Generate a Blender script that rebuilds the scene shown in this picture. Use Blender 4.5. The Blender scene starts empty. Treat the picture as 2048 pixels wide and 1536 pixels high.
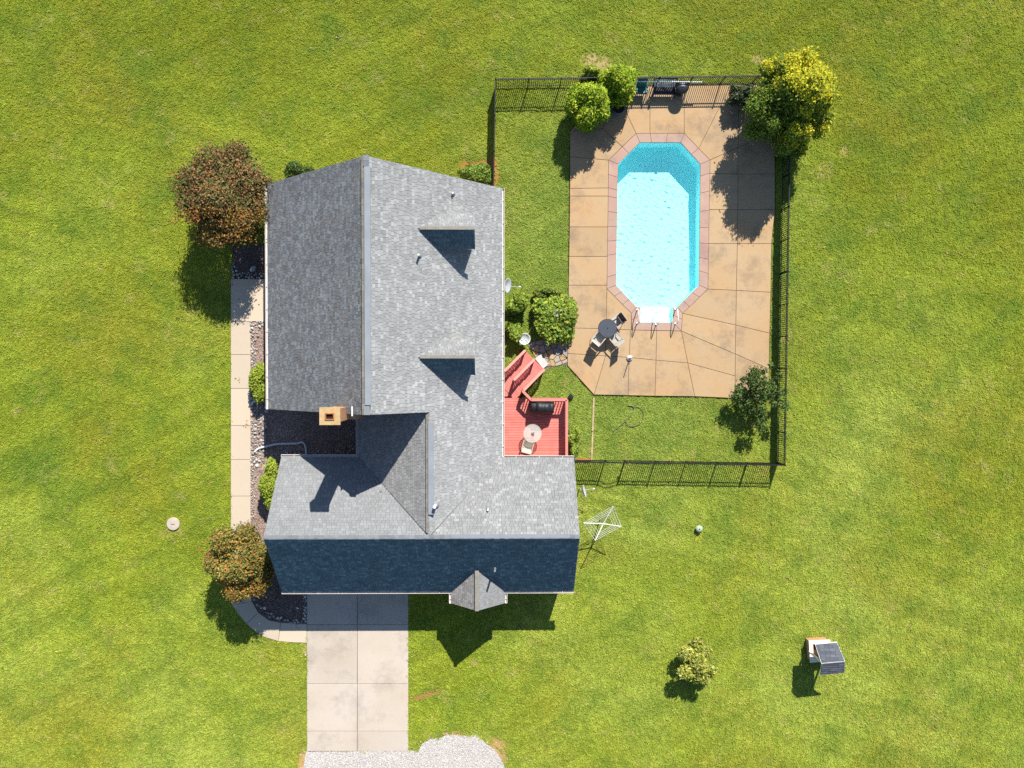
import bpy, math, random
import numpy as np
from mathutils import Vector, Matrix

# ------------------------------------------------------------------ camera, world, sun, exposure
sc = bpy.context.scene
COL = sc.collection
F, H = 1656.0, 46.0                      # focal length in pixels of a 2048 wide frame, flying height
TA, TB = -math.atan(28 / F), math.atan(-18 / F)   # the drone hangs about a degree off plumb
cam_d = bpy.data.cameras.new('camera'); cam_d.sensor_width = 36.0; cam_d.lens = 36.0 * F / 2048
cam_d.clip_start = 0.5; cam_d.clip_end = 4000
cam = bpy.data.objects.new('camera', cam_d); COL.objects.link(cam)
cam.location = (0, 0, H); cam.rotation_euler = (TA, TB, 0); sc.camera = cam

SUN_AZ, SUN_EL = math.radians(17.2), math.radians(41.8)
sun_dir = Vector((math.sin(SUN_AZ) * math.cos(SUN_EL), math.cos(SUN_AZ) * math.cos(SUN_EL), math.sin(SUN_EL)))
world = bpy.data.worlds.new('World'); sc.world = world; world.use_nodes = True
wn = world.node_tree; sky = wn.nodes.new('ShaderNodeTexSky'); sky.sky_type = 'NISHITA'
sky.sun_disc = False; sky.sun_elevation = SUN_EL; sky.sun_rotation = SUN_AZ
sky.air_density = 1.0; sky.dust_density = 0.25; sky.ozone_density = 3.0
wn.nodes['Background'].inputs['Strength'].default_value = 0.082
wn.links.new(sky.outputs[0], wn.nodes['Background'].inputs['Color'])
sun_l = bpy.data.lights.new('sun', 'SUN'); sun_l.energy = 5.0; sun_l.angle = math.radians(0.5); sun_l.color = (1.0, 0.95, 0.86)
sun = bpy.data.objects.new('sun', sun_l); COL.objects.link(sun)
sun.rotation_euler = sun_dir.to_track_quat('Z', 'Y').to_euler(); sun.location = (10, 30, 60)
sc.view_settings.view_transform = 'Standard'; sc.view_settings.look = 'None'
sc.view_settings.exposure = 0.95; sc.view_settings.gamma = 1.0; sc.view_settings.use_curve_mapping = False
sc.cycles.max_bounces = 12; sc.cycles.diffuse_bounces = 10; sc.cycles.transmission_bounces = 12; sc.cycles.glossy_bounces = 6; sc.cycles.transparent_max_bounces = 12; sc.cycles.sample_clamp_indirect = 2.0
sc.cycles.use_denoising = False

_Rm = np.array(cam.rotation_euler.to_matrix())
def P(u, v, z=0.0):
    """point at height z that the drone sees at pixel (u, v) of the 2048 x 1536 photograph"""
    d = _Rm @ np.array([(u - 1024) / F, -(v - 768) / F, -1.0])
    t = (z - H) / d[2]
    return (float(d[0] * t), float(d[1] * t), z)
def P2(u, v, z=0.0): return P(u, v, z)[:2]
def PP(pts, z=0.0): return [P2(u, v, z) for u, v in pts]
rng = np.random.default_rng(7); random.seed(7)

# ------------------------------------------------------------------ materials
MATS = {}
ALB = 0.74       # the photo is exposed bright; real surfaces stay in their usual range
def nodes_of(name):
    m = bpy.data.materials.new(name); m.use_nodes = True
    nt = m.node_tree; b = nt.nodes['Principled BSDF']; MATS[name] = m
    return m, nt, b
def N(nt, t, **kw):
    n = nt.nodes.new(t)
    for k, v in kw.items():
        if k in n.inputs.keys(): n.inputs[k].default_value = v
        else: setattr(n, k, v)
    return n
def noise(nt, scale, detail=4.0, rough=0.6, vec=None, dist=0.0):
    n = N(nt, 'ShaderNodeTexNoise', Scale=scale, Detail=detail, Roughness=rough, Distortion=dist)
    if vec is not None: nt.links.new(vec, n.inputs['Vector'])
    return n.outputs['Fac']
def ramp(nt, fac, stops):
    r = nt.nodes.new('ShaderNodeValToRGB'); e = r.color_ramp.elements
    while len(e) < len(stops): e.new(0.5)
    for i, (p, c) in enumerate(stops):
        e[i].position = p; e[i].color = (*c, 1) if len(c) == 3 else c
    nt.links.new(fac, r.inputs[0]); return r.outputs[0]
def mix(nt, a, b, fac, mode='MIX'):
    n = nt.nodes.new('ShaderNodeMix'); n.data_type = 'RGBA'; n.blend_type = mode
    for sock, val in ((n.inputs[0], fac), (n.inputs[6], a), (n.inputs[7], b)):
        if isinstance(val, (int, float)): sock.default_value = val
        elif isinstance(val, tuple): sock.default_value = (*val, 1)
        else: nt.links.new(val, sock)
    return n.outputs[2]
def math_(nt, op, a, b=None, c=None):
    n = nt.nodes.new('ShaderNodeMath'); n.operation = op
    for i, val in enumerate((a, b, c)):
        if val is None: continue
        if isinstance(val, (int, float)): n.inputs[i].default_value = val
        else: nt.links.new(val, n.inputs[i])
    return n.outputs[0]
def pos_of(nt): return nt.nodes.new('ShaderNodeNewGeometry').outputs['Position']
def bump(nt, b, h, strength, dist=0.02):
    n = N(nt, 'ShaderNodeBump', Strength=strength, Distance=dist)
    nt.links.new(h, n.inputs['Height']); nt.links.new(n.outputs[0], b.inputs['Normal'])

def simple(name, col, rough=0.6, var=0.15, scale=3.0, metal=0.0, bmp=0.0, bscale=30.0, spec=0.4, each=0.0):
    m, nt, b = nodes_of(name)
    if name not in ('pool_liner', 'pool_step'): col = tuple(c * ALB for c in col)
    p = pos_of(nt); f = noise(nt, scale, 5, 0.65, p)
    lo = tuple(c * (1 - var) for c in col); hi = tuple(min(1, c * (1 + var)) for c in col)
    c = ramp(nt, f, [(0.3, lo), (0.7, hi)])
    if each: c = mix(nt, c, ramp(nt, nt.nodes.new('ShaderNodeObjectInfo').outputs['Random'], [(0, (1 - each,) * 3), (1, (1 + each * .6,) * 3)]), 1.0, 'MULTIPLY')
    nt.links.new(c, b.inputs['Base Color'])
    b.inputs['Roughness'].default_value = rough; b.inputs['Metallic'].default_value = metal
    b.inputs['Specular IOR Level'].default_value = spec
    if bmp: bump(nt, b, noise(nt, bscale, 4, 0.7, p), bmp)
    return m
def slab_mat(name, base, dark, rust, stain=0.5, fine=0.1):
    """poured concrete: broad weathering, blotchy dark stains with shapes of their own, fine grain, one tone per slab"""
    base, dark, rust = (tuple(c * ALB for c in q) for q in (base, dark, rust))
    m, nt, b = nodes_of(name); p = pos_of(nt)
    oi = nt.nodes.new('ShaderNodeObjectInfo')
    c = mix(nt, base, rust, ramp(nt, noise(nt, 0.35, 5, 0.6, p), [(0.4, (0, 0, 0)), (0.72, (1, 1, 1))]))
    st = ramp(nt, noise(nt, 0.42, 12, 0.78, p), [(0.50, (0, 0, 0)), (0.74, (stain,) * 3)])
    c = mix(nt, c, dark, st)
    st2 = ramp(nt, noise(nt, 3.1, 10, 0.82, p), [(0.54, (0, 0, 0)), (0.82, (stain * 0.6,) * 3)])
    c = mix(nt, c, dark, st2)
    g = ramp(nt, noise(nt, 60, 3, 0.7, p), [(0.25, (1 - fine,) * 3), (0.75, (1 + fine,) * 3)])
    c = mix(nt, c, g, 1.0, 'MULTIPLY')
    t = ramp(nt, oi.outputs['Random'], [(0, (0.93, 0.93, 0.93)), (1, (1.05, 1.04, 1.03))])
    c = mix(nt, c, t, 1.0, 'MULTIPLY')
    nt.links.new(c, b.inputs['Base Color']); b.inputs['Roughness'].default_value = 0.85
    b.inputs['Specular IOR Level'].default_value = 0.25
    bump(nt, b, noise(nt, 45, 5, 0.7, p), 0.25, 0.01)
    return m
def tone_mat(name, rough=0.8, translucent=0.0, gain=1.0, grain=0.0, spec=0.2):
    """colour comes from the mesh's own 'tone' attribute (one value per shingle, leaf, stone)"""
    m, nt, b = nodes_of(name)
    a = nt.nodes.new('ShaderNodeAttribute'); a.attribute_name = 'tone'
    c = a.outputs['Color']
    if name == 'shingle': c = mix(nt, c, ramp(nt, noise(nt, 0.45, 7, 0.65, pos_of(nt)), [(0.3, (0.90, 0.895, 0.89)), (0.7, (1.06, 1.06, 1.06))]), 1.0, 'MULTIPLY')
    if name != 'leaf': c = mix(nt, c, (ALB, ALB, ALB), 1.0, 'MULTIPLY')
    if grain:
        g = ramp(nt, noise(nt, 35, 3, 0.7, pos_of(nt)), [(0.25, (1 - grain,) * 3), (0.75, (1 + grain,) * 3)])
        c = mix(nt, c, g, 1.0, 'MULTIPLY')
    nt.links.new(c, b.inputs['Base Color']); b.inputs['Roughness'].default_value = rough
    b.inputs['Specular IOR Level'].default_value = spec
    if translucent:
        tr = nt.nodes.new('ShaderNodeBsdfTranslucent'); ms = nt.nodes.new('ShaderNodeMixShader')
        ms.inputs[0].default_value = translucent
        nt.links.new(c, tr.inputs['Color']); nt.links.new(b.outputs[0], ms.inputs[1]); nt.links.new(tr.outputs[0], ms.inputs[2])
        nt.links.new(ms.outputs[0], nt.nodes['Material Output'].inputs['Surface'])
    return m

def ellipse_mask(nt, p, wob, x, y, rx, ry, a, k, lo=0.42, hi=0.6):
    """1 inside a ragged ellipse on the ground, 0 outside"""
    mp = N(nt, 'ShaderNodeMapping'); mp.vector_type = 'TEXTURE'; nt.links.new(p, mp.inputs['Vector'])
    mp.inputs['Location'].default_value = (x, y, 0); mp.inputs['Rotation'].default_value = (0, 0, a); mp.inputs['Scale'].default_value = (rx, ry, 1)
    l = nt.nodes.new('ShaderNodeVectorMath'); l.operation = 'LENGTH'; nt.links.new(mp.outputs[0], l.inputs[0])
    d = math_(nt, 'ADD', l.outputs['Value'], math_(nt, 'MULTIPLY', wob, 1.4))
    return ramp(nt, math_(nt, 'MULTIPLY', d, 0.333), [(lo, (k, k, k)), (hi, (0, 0, 0))])
def grass_colour(nt):
    p = pos_of(nt)
    def tracks(ang, stretch, scale):
        mp = N(nt, 'ShaderNodeMapping'); mp.vector_type = 'TEXTURE'; nt.links.new(p, mp.inputs['Vector'])
        mp.inputs['Rotation'].default_value = (0, 0, math.radians(ang)); mp.inputs['Scale'].default_value = (stretch, 1.0, 1)
        return noise(nt, scale, 3, 0.55, mp.outputs[0], 0.35)
    sep = nt.nodes.new('ShaderNodeSeparateXYZ'); nt.links.new(p, sep.inputs[0])
    # north of the plot the turf is a deeper olive, the south west a fresher yellow green
    big = math_(nt, 'ADD', noise(nt, 0.07, 4, 0.55, p), math_(nt, 'MULTIPLY', sep.outputs['Y'], -0.006))
    c = ramp(nt, big, [(0.28, GR['olive']), (0.5, GR['mid']), (0.72, GR['fresh'])])
    c = mix(nt, c, GR['warm'], ramp(nt, noise(nt, 0.11, 6, 0.62, p, 0.5), [(0.5, (0, 0, 0)), (0.74, (0.75, 0.75, 0.75))]))
    # the watered yard inside the fence is a cooler green
    wob = noise(nt, 0.5, 6, 0.7, p)
    c = mix(nt, c, GR['yard'], ellipse_mask(nt, p, wob, 6.5, 3.5, 11.0, 12.0, 0, 0.75, 0.42, 0.66))
    for (x, y, rx, ry, a_, k) in CLOVER: c = mix(nt, c, GR['deep'], ellipse_mask(nt, p, wob, x, y, rx, ry, a_, k, 0.3, 0.7))
    # mower tracks in two directions, each fading in and out
    sel = ramp(nt, noise(nt, 0.06, 2, 0.5, p), [(0.42, (0, 0, 0)), (0.58, (1, 1, 1))])
    m1 = ramp(nt, tracks(27, 14.0, 1.3), [(0.36, (0.86, 0.88, 0.86)), (0.64, (1.10, 1.09, 1.12))])
    m2 = ramp(nt, tracks(-16, 13.0, 1.15), [(0.36, (0.86, 0.88, 0.86)), (0.64, (1.10, 1.09, 1.12))])
    c = mix(nt, c, mix(nt, m1, m2, sel), 1.0, 'MULTIPLY')
    deep = ramp(nt, noise(nt, 0.45, 7, 0.68, p), [(0.47, (0, 0, 0)), (0.70, (0.75, 0.75, 0.75))])
    c = mix(nt, c, GR['deep'], deep)
    dry = ramp(nt, noise(nt, 0.8, 8, 0.7, p, 0.3), [(0.56, (0, 0, 0)), (0.76, (0.7, 0.7, 0.7))])
    c = mix(nt, c, GR['dry'], dry)
    return c, p
CLOVER = []
GR = dict(olive=(0.275, 0.325, 0.026), mid=(0.350, 0.420, 0.044), fresh=(0.430, 0.500, 0.090), deep=(0.165, 0.275, 0.036), dry=(0.54, 0.47, 0.17), yard=(0.315, 0.410, 0.085), warm=(0.380, 0.350, 0.042))
SOIL_SPOTS = []      # (x, y, rx, ry, angle) worn places where soil shows; filled before the lawn material is made

def lawn_material():
    m, nt, b = nodes_of('turf'); c, p = grass_colour(nt)
    c = mix(nt, c, (0.56, 0.55, 0.46), 1.0, 'MULTIPLY')  # sheet darkened evenly to stand in for the self-shadow of grass tufts
    f = ramp(nt, noise(nt, 9, 6, 0.75, p), [(0.3, (0.62, 0.62, 0.6)), (0.7, (1.25, 1.25, 1.2))])
    c = mix(nt, c, f, 1.0, 'MULTIPLY')
    wob = noise(nt, 2.6, 6, 0.75, p)
    for (x, y, rx, ry, a, k, col) in SOIL_SPOTS:
        c = mix(nt, c, col, ellipse_mask(nt, p, wob, x, y, rx, ry, a, k))
    nt.links.new(c, b.inputs['Base Color']); b.inputs['Roughness'].default_value = 0.95; b.inputs['Specular IOR Level'].default_value = 0.1
    bump(nt, b, noise(nt, 22, 6, 0.8, p), 0.9, 0.06)
    return m
def blade_material():
    m, nt, b = nodes_of('grass_blade'); c, p = grass_colour(nt)
    oi = nt.nodes.new('ShaderNodeObjectInfo')
    v = ramp(nt, oi.outputs['Random'], [(0, (0.74, 0.80, 0.72)), (0.5, (1.0, 1.0, 1.0)), (1, (1.26, 1.20, 1.2))])
    c = mix(nt, c, v, 1.0, 'MULTIPLY')
    nt.links.new(c, b.inputs['Base Color']); b.inputs['Roughness'].default_value = 0.6; b.inputs['Specular IOR Level'].default_value = 0.12
    tr = nt.nodes.new('ShaderNodeBsdfTranslucent'); ms = nt.nodes.new('ShaderNodeMixShader'); ms.inputs[0].default_value = 0.35
    nt.links.new(c, tr.inputs['Color']); nt.links.new(b.outputs[0], ms.inputs[1]); nt.links.new(tr.outputs[0], ms.inputs[2])
    nt.links.new(ms.outputs[0], nt.nodes['Material Output'].inputs['Surface'])
    return m
def brick_material(name, c1, c2, mortar, scale=1.0):
    m, nt, b = nodes_of(name)
    tc = nt.nodes.new('ShaderNodeNewGeometry')
    # box mapping by the face normal: courses always run level
    sp = nt.nodes.new('ShaderNodeSeparateXYZ'); nt.links.new(tc.outputs['Position'], sp.inputs[0])
    sn = nt.nodes.new('ShaderNodeSeparateXYZ'); nt.links.new(tc.outputs['True Normal'], sn.inputs[0])
    ax = math_(nt, 'GREATER_THAN', math_(nt, 'ABSOLUTE', sn.outputs['X']), 0.6)
    mx = nt.nodes.new('ShaderNodeMix'); mx.data_type = 'FLOAT'
    nt.links.new(ax, mx.inputs[0]); nt.links.new(sp.outputs['X'], mx.inputs[2]); nt.links.new(sp.outputs['Y'], mx.inputs[3])
    cb = nt.nodes.new('ShaderNodeCombineXYZ'); nt.links.new(mx.outputs[0], cb.inputs[0]); nt.links.new(sp.outputs['Z'], cb.inputs[1])
    br = nt.nodes.new('ShaderNodeTexBrick'); nt.links.new(cb.outputs[0], br.inputs['Vector'])
    br.inputs['Color1'].default_value = (*c1, 1); br.inputs['Color2'].default_value = (*c2, 1); br.inputs['Mortar'].default_value = (*mortar, 1)
    br.inputs['Scale'].default_value = 1.0; br.inputs['Brick Width'].default_value = 0.215 * scale; br.inputs['Row Height'].default_value = 0.075 * scale; br.inputs['Mortar Size'].default_value = 0.006
    nt.links.new(br.outputs['Color'], b.inputs['Base Color']); b.inputs['Roughness'].default_value = 0.9
    bump(nt, b, br.outputs['Fac'], -0.4, 0.01)
    return m

simple('shingle_base', (0.07, 0.08, 0.09), 0.95)
tone_mat('shingle', 0.92, grain=0.16, spec=0.1); MATS['shingle'].node_tree.nodes['Principled BSDF'].inputs['Diffuse Roughness'].default_value = 0.5
simple('ridge_metal', (0.26, 0.29, 0.32), 0.7, 0.12, 1.2)
simple('ridge_cap', (0.27, 0.25, 0.21), 0.9, 0.2, 6)
simple('gutter_white', (0.72, 0.66, 0.62), 0.5, 0.06)
simple('trim_white', (0.78, 0.77, 0.74), 0.5, 0.05)
simple('pvc_white', (0.75, 0.76, 0.78), 0.4, 0.08)
simple('lead_grey', (0.25, 0.26, 0.28), 0.5, 0.1)
simple('siding', (0.62, 0.58, 0.50), 0.7, 0.05)
brick_material('brick', (0.38, 0.17, 0.10), (0.28, 0.12, 0.07), (0.45, 0.40, 0.34))
brick_material('chimney_brick', (0.46, 0.20, 0.09), (0.38, 0.15, 0.07), (0.50, 0.34, 0.22))
simple('chimney_cap', (0.52, 0.36, 0.17), 0.9, 0.18, 4, bmp=0.3)
simple('clay', (0.42, 0.16, 0.05), 0.8, 0.2, 8)
simple('soot', (0.02, 0.015, 0.012), 0.95)
simple('glass_dark', (0.03, 0.04, 0.05), 0.08, 0.1, spec=0.6)
simple('black_metal', (0.018, 0.018, 0.02), 0.45, 0.2)
simple('black_cover', (0.016, 0.018, 0.022), 0.55, 0.25, 5, bmp=0.5, bscale=9)
simple('black_plastic', (0.02, 0.022, 0.028), 0.4, 0.2)
slab_mat('pool_slab', (0.49, 0.350, 0.205), (0.19, 0.15, 0.12), (0.50, 0.315, 0.155), 0.95)
slab_mat('coping', (0.46, 0.295, 0.235), (0.30, 0.185, 0.165), (0.50, 0.36, 0.28), 0.9, 0.2)
simple('joint', (0.16, 0.095, 0.06), 0.95, 0.3, 5)
slab_mat('drive_slab', (0.57, 0.50, 0.425), (0.27, 0.235, 0.21), (0.53, 0.445, 0.355), 0.7, 0.14)
slab_mat('walk_slab', (0.60, 0.505, 0.385), (0.42, 0.35, 0.26), (0.60, 0.49, 0.37), 0.25, 0.05)
simple('joint_grey', (0.16, 0.13, 0.11), 0.95, 0.3, 5)
simple('deck_red', (0.74, 0.205, 0.17), 0.65, 0.17, 1.6, bmp=0.2, each=0.14)
simple('deck_red_dark', (0.45, 0.09, 0.075), 0.7, 0.12, 6)
simple('rail_red', (0.72, 0.24, 0.20), 0.6, 0.08, 6)
simple('frame_beige', (0.46, 0.40, 0.33), 0.5, 0.1)
simple('sling_beige', (0.50, 0.46, 0.40), 0.8, 0.1, 20)
simple('sling_dark', (0.06, 0.06, 0.065), 0.8, 0.15, 20)
simple('table_grey', (0.075, 0.085, 0.11), 0.45, 0.25, 12)
simple('teal_plastic', (0.03, 0.19, 0.17), 0.4, 0.1)
simple('blue_glaze', (0.10, 0.16, 0.30), 0.2, 0.2)
simple('soil', (0.06, 0.035, 0.022), 0.95, 0.4, 12, bmp=0.6)
simple('stone_white', (0.62, 0.58, 0.54), 0.85, 0.25, 7, bmp=0.4)
simple('timber', (0.50, 0.37, 0.22), 0.8, 0.25, 3, bmp=0.3)
simple('hose_green', (0.17, 0.20, 0.10), 0.5, 0.2)
simple('pole_blue', (0.30, 0.42, 0.60), 0.35, 0.1)
simple('rope_white', (0.66, 0.66, 0.64), 0.7, 0.08)
simple('cap_green', (0.36, 0.46, 0.33), 0.6, 0.2, 9)
simple('lid_concrete', (0.52, 0.44, 0.36), 0.9, 0.2, 4, bmp=0.3)
simple('bark', (0.13, 0.09, 0.06), 0.9, 0.35, 6, bmp=0.5)
simple('dish_grey', (0.50, 0.52, 0.55), 0.45, 0.06)
simple('basin', (0.52, 0.55, 0.52), 0.5, 0.12, 4)
simple('chrome', (0.60, 0.61, 0.62), 0.28, 0.05, metal=0.85)
simple('pool_liner', (0.60, 0.98, 1.0), 0.6, 0.03)
simple('pool_step', (0.90, 0.93, 0.93), 0.6, 0.03)
simple('red_flower', (0.5, 0.03, 0.06), 0.6, 0.3, 20)
simple('wood_brown', (0.22, 0.11, 0.05), 0.8, 0.2, 5)
simple('garage_door_white', (0.7, 0.68, 0.64), 0.5, 0.05)
tone_mat('leaf', 0.6, 0.30, spec=0.14)
tone_mat('stone_tone', 0.85, grain=0.15)
def mulch_mat(name, a, b_, c_):
    a, b_, c_ = (tuple(c * ALB for c in q) for q in (a, b_, c_))
    m, nt, b = nodes_of(name); p = pos_of(nt)
    v = N(nt, 'ShaderNodeTexVoronoi', Scale=22.0); nt.links.new(p, v.inputs['Vector'])
    sp = nt.nodes.new('ShaderNodeSeparateColor'); nt.links.new(v.outputs['Color'], sp.inputs[0])
    c = ramp(nt, sp.outputs[0], [(0, a), (0.5, b_), (1, c_)])
    c = mix(nt, c, ramp(nt, noise(nt, 0.8, 6, 0.7, p), [(0.3, (0.75, 0.7, 0.68)), (0.7, (1.15, 1.15, 1.15))]), 1.0, 'MULTIPLY')
    nt.links.new(c, b.inputs['Base Color']); b.inputs['Roughness'].default_value = 0.95
    bump(nt, b, v.outputs['Distance'], 0.8, 0.03); return m
mulch_mat('bed_gravel', (0.20, 0.13, 0.105), (0.37, 0.26, 0.21), (0.56, 0.45, 0.39))
mulch_mat('bed_mulch', (0.06, 0.04, 0.035), (0.12, 0.085, 0.075), (0.19, 0.14, 0.125))
mulch_mat('drive_gravel', (0.42, 0.37, 0.33), (0.56, 0.53, 0.50), (0.68, 0.66, 0.63))
mulch_mat('red_soil', (0.26, 0.11, 0.05), (0.34, 0.17, 0.08), (0.38, 0.22, 0.11))
# clear table glass
m, nt, b = nodes_of('table_glass'); b.inputs['Base Color'].default_value = (0.80, 0.82, 0.78, 1); b.inputs['Roughness'].default_value = 0.12
tr = nt.nodes.new('ShaderNodeBsdfTransparent'); tr.inputs['Color'].default_value = (0.86, 0.83, 0.80, 1); ms = nt.nodes.new('ShaderNodeMixShader'); ms.inputs[0].default_value = 0.28
nt.links.new(tr.outputs[0], ms.inputs[1]); nt.links.new(b.outputs[0], ms.inputs[2]); nt.links.new(ms.outputs[0], nt.nodes['Material Output'].inputs['Surface'])

# ------------------------------------------------------------------ mesh helpers
class MB:
    """collects shapes; build() links them as ONE mesh object"""
    def __init__(s): s.v = []; s.f = []; s.t = []
    def add(s, vs, fs, tone=None):
        o = len(s.v); s.v += [tuple(x) for x in vs]; s.f += [tuple(i + o for i in f) for f in fs]; s.t += [tone] * len(fs); return s
    def box(s, c, size, rz=0.0, M=None):
        x, y, z = (k / 2 for k in size); ca, sa = math.cos(rz), math.sin(rz); vs = []
        for dx, dy, dz in ((-x, -y, -z), (x, -y, -z), (x, y, -z), (-x, y, -z), (-x, -y, z), (x, -y, z), (x, y, z), (-x, y, z)):
            vs.append((c[0] + dx * ca - dy * sa, c[1] + dx * sa + dy * ca, c[2] + dz))
        return s.add(vs, [(3, 2, 1, 0), (4, 5, 6, 7), (0, 1, 5, 4), (1, 2, 6, 5), (2, 3, 7, 6), (3, 0, 4, 7)])
    def prism(s, poly, z0, z1, bevel=0.0):
        if area2(poly) < 0: poly = poly[::-1]
        n = len(poly)
        if bevel:
            ins = inset(poly, bevel); vs = [(x, y, z0) for x, y in poly] + [(x, y, z1 - bevel) for x, y in poly] + [(x, y, z1) for x, y in ins]
            fs = [tuple(range(n))[::-1], tuple(range(2 * n, 3 * n))]
            for k in (0, n): fs += [(k + i, k + (i + 1) % n, k + n + (i + 1) % n, k + n + i) for i in range(n)]
            return s.add(vs, fs)
        vs = [(x, y, z0) for x, y in poly] + [(x, y, z1) for x, y in poly]
        return s.add(vs, [tuple(range(n))[::-1], tuple(range(n, 2 * n))] + [(i, (i + 1) % n, n + (i + 1) % n, n + i) for i in range(n)])
    def beam(s, a, b, w, h, up=(0, 0, 1)):
        a, b = Vector(a), Vector(b); d = (b - a).normalized(); upv = Vector(up)
        sd = d.cross(upv)
        if sd.length < 1e-4: sd = d.cross(Vector((1, 0, 0)))
        sd.normalize(); u = sd.cross(d).normalized(); vs = []
        for p in (a, b):
            for i, j in ((-1, -1), (1, -1), (1, 1), (-1, 1)): vs.append(p + sd * (i * w / 2) + u * (j * h / 2))
        return s.add(vs, [(0, 1, 2, 3), (7, 6, 5, 4), (0, 4, 5, 1), (1, 5, 6, 2), (2, 6, 7, 3), (3, 7, 4, 0)])
    def tube(s, pts, r, n=8, caps=True):
        pts = [Vector(p) for p in pts]; rs = r if isinstance(r, (list, tuple)) else [r] * len(pts); o = len(s.v); vs = []
        for i, p in enumerate(pts):
            d = (pts[min(i + 1, len(pts) - 1)] - pts[max(i - 1, 0)]).normalized()
            a = d.cross(Vector((0, 0, 1)) if abs(d.z) < 0.9 else Vector((1, 0, 0))).normalized(); b_ = d.cross(a)
            for k in range(n):
                t = 2 * math.pi * k / n; vs.append(p + (a * math.cos(t) + b_ * math.sin(t)) * rs[i])
        fs = [(i * n + k, i * n + (k + 1) % n, (i + 1) * n + (k + 1) % n, (i + 1) * n + k) for i in range(len(pts) - 1) for k in range(n)]
        if caps: fs += [tuple(range(n))[::-1], tuple(range((len(pts) - 1) * n, len(pts) * n))]
        return s.add(vs, fs)
    def lathe(s, prof, c=(0, 0, 0), n=24, M=None, caps=True):
        vs = []; 
        for r, z in prof:
            for k in range(n):
                t = 2 * math.pi * k / n; q = Vector((r * math.cos(t), r * math.sin(t), z))
                if M is not None: q = M @ q
                vs.append((q.x + c[0], q.y + c[1], q.z + c[2]))
        fs = [(i * n + k, i * n + (k + 1) % n, (i + 1) * n + (k + 1) % n, (i + 1) * n + k) for i in range(len(prof) - 1) for k in range(n)]
        if caps: fs += [tuple(range(n))[::-1], tuple(range((len(prof) - 1) * n, len(prof) * n))]
        return s.add(vs, fs)
    def mesh(s, name, mat, off=(0, 0, 0), smooth=False):
        me = bpy.data.meshes.new(name); me.from_pydata([(x - off[0], y - off[1], z - off[2]) for x, y, z in s.v], [], s.f)
        me.materials.append(MATS[mat])
        if any(t is not None for t in s.t):
            a = me.attributes.new('tone', 'FLOAT_COLOR', 'FACE')
            a.data.foreach_set('color', np.array([(*(t or (0.3, 0.3, 0.3)), 1.0) for t in s.t], dtype=np.float32).ravel())
        if smooth: me.polygons.foreach_set('use_smooth', [True] * len(me.polygons))
        me.update(); return me
    def build(s, name, mat, parent=None, smooth=False, off=None):
        if off is None: off = root_loc(parent)
        return link(name, s.mesh(name, mat, off, smooth), parent)
def root_loc(p):
    x = Vector((0, 0, 0))
    while p is not None: x += p.location; p = p.parent
    return tuple(x)
def link(name, me, parent=None, loc=(0, 0, 0), rz=0.0):
    o = bpy.data.objects.new(name, me); COL.objects.link(o); o.location = loc
    if rz: o.rotation_euler = (0, 0, rz)
    if parent is not None: o.parent = parent
    return o
def tag(o, label, cat, group=None):
    o['label'] = label; o['category'] = cat
    if group: o['group'] = group
    return o
def thing(name, label, cat, loc=(0, 0, 0), rz=0.0, group=None):
    return tag(link(name, None, None, loc, rz), label, cat, group)
def structure(o): o['kind'] = 'structure'; return o
def stuff(o): o['kind'] = 'stuff'; return o
def copy_tree(o, parent=None):
    c = o.copy(); COL.objects.link(c); c.parent = parent
    for ch in list(o.children): copy_tree(ch, c)
    return c
def area2(p): return sum(p[i][0] * p[(i + 1) % len(p)][1] - p[(i + 1) % len(p)][0] * p[i][1] for i in range(len(p)))
def inset(poly, d):
    """every edge of a counter-clockwise polygon moved inwards by d"""
    if area2(poly) < 0: poly = poly[::-1]
    n = len(poly); out = []
    for i in range(n):
        p0, p1, p2 = (np.array(poly[k % n], float) for k in (i - 1, i, i + 1))
        a = (p1 - p0) / np.linalg.norm(p1 - p0); b = (p2 - p1) / np.linalg.norm(p2 - p1)
        na, nb = np.array([-a[1], a[0]]), np.array([-b[1], b[0]])
        k = 1 + na @ nb
        out.append(tuple(p1 + (na + nb) * d / max(k, 0.3)))
    return out
def clip(poly, conv):
    """Sutherland-Hodgman: poly against a convex counter-clockwise polygon"""
    out = list(poly)
    for i in range(len(conv)):
        a, b = conv[i], conv[(i + 1) % len(conv)]; src, out = out, []
        if not src: return []
        def side(q): return (b[0] - a[0]) * (q[1] - a[1]) - (b[1] - a[1]) * (q[0] - a[0])
        for j in range(len(src)):
            p, q = src[j], src[(j + 1) % len(src)]; sp, sq = side(p), side(q)
            if sp >= 0: out.append(p)
            if (sp >= 0) != (sq >= 0):
                t = sp / (sp - sq); out.append((p[0] + (q[0] - p[0]) * t, p[1] + (q[1] - p[1]) * t))
    return out
def inside(poly, X, Y):
    r = np.zeros(len(X), bool); n = len(poly)
    for i in range(n):
        (x0, y0), (x1, y1) = poly[i], poly[(i + 1) % n]
        c = ((y0 > Y) != (y1 > Y)); r ^= c & (X < (x1 - x0) * (Y - y0) / ((y1 - y0) if y1 != y0 else 1e-9) + x0)
    return r
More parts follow.
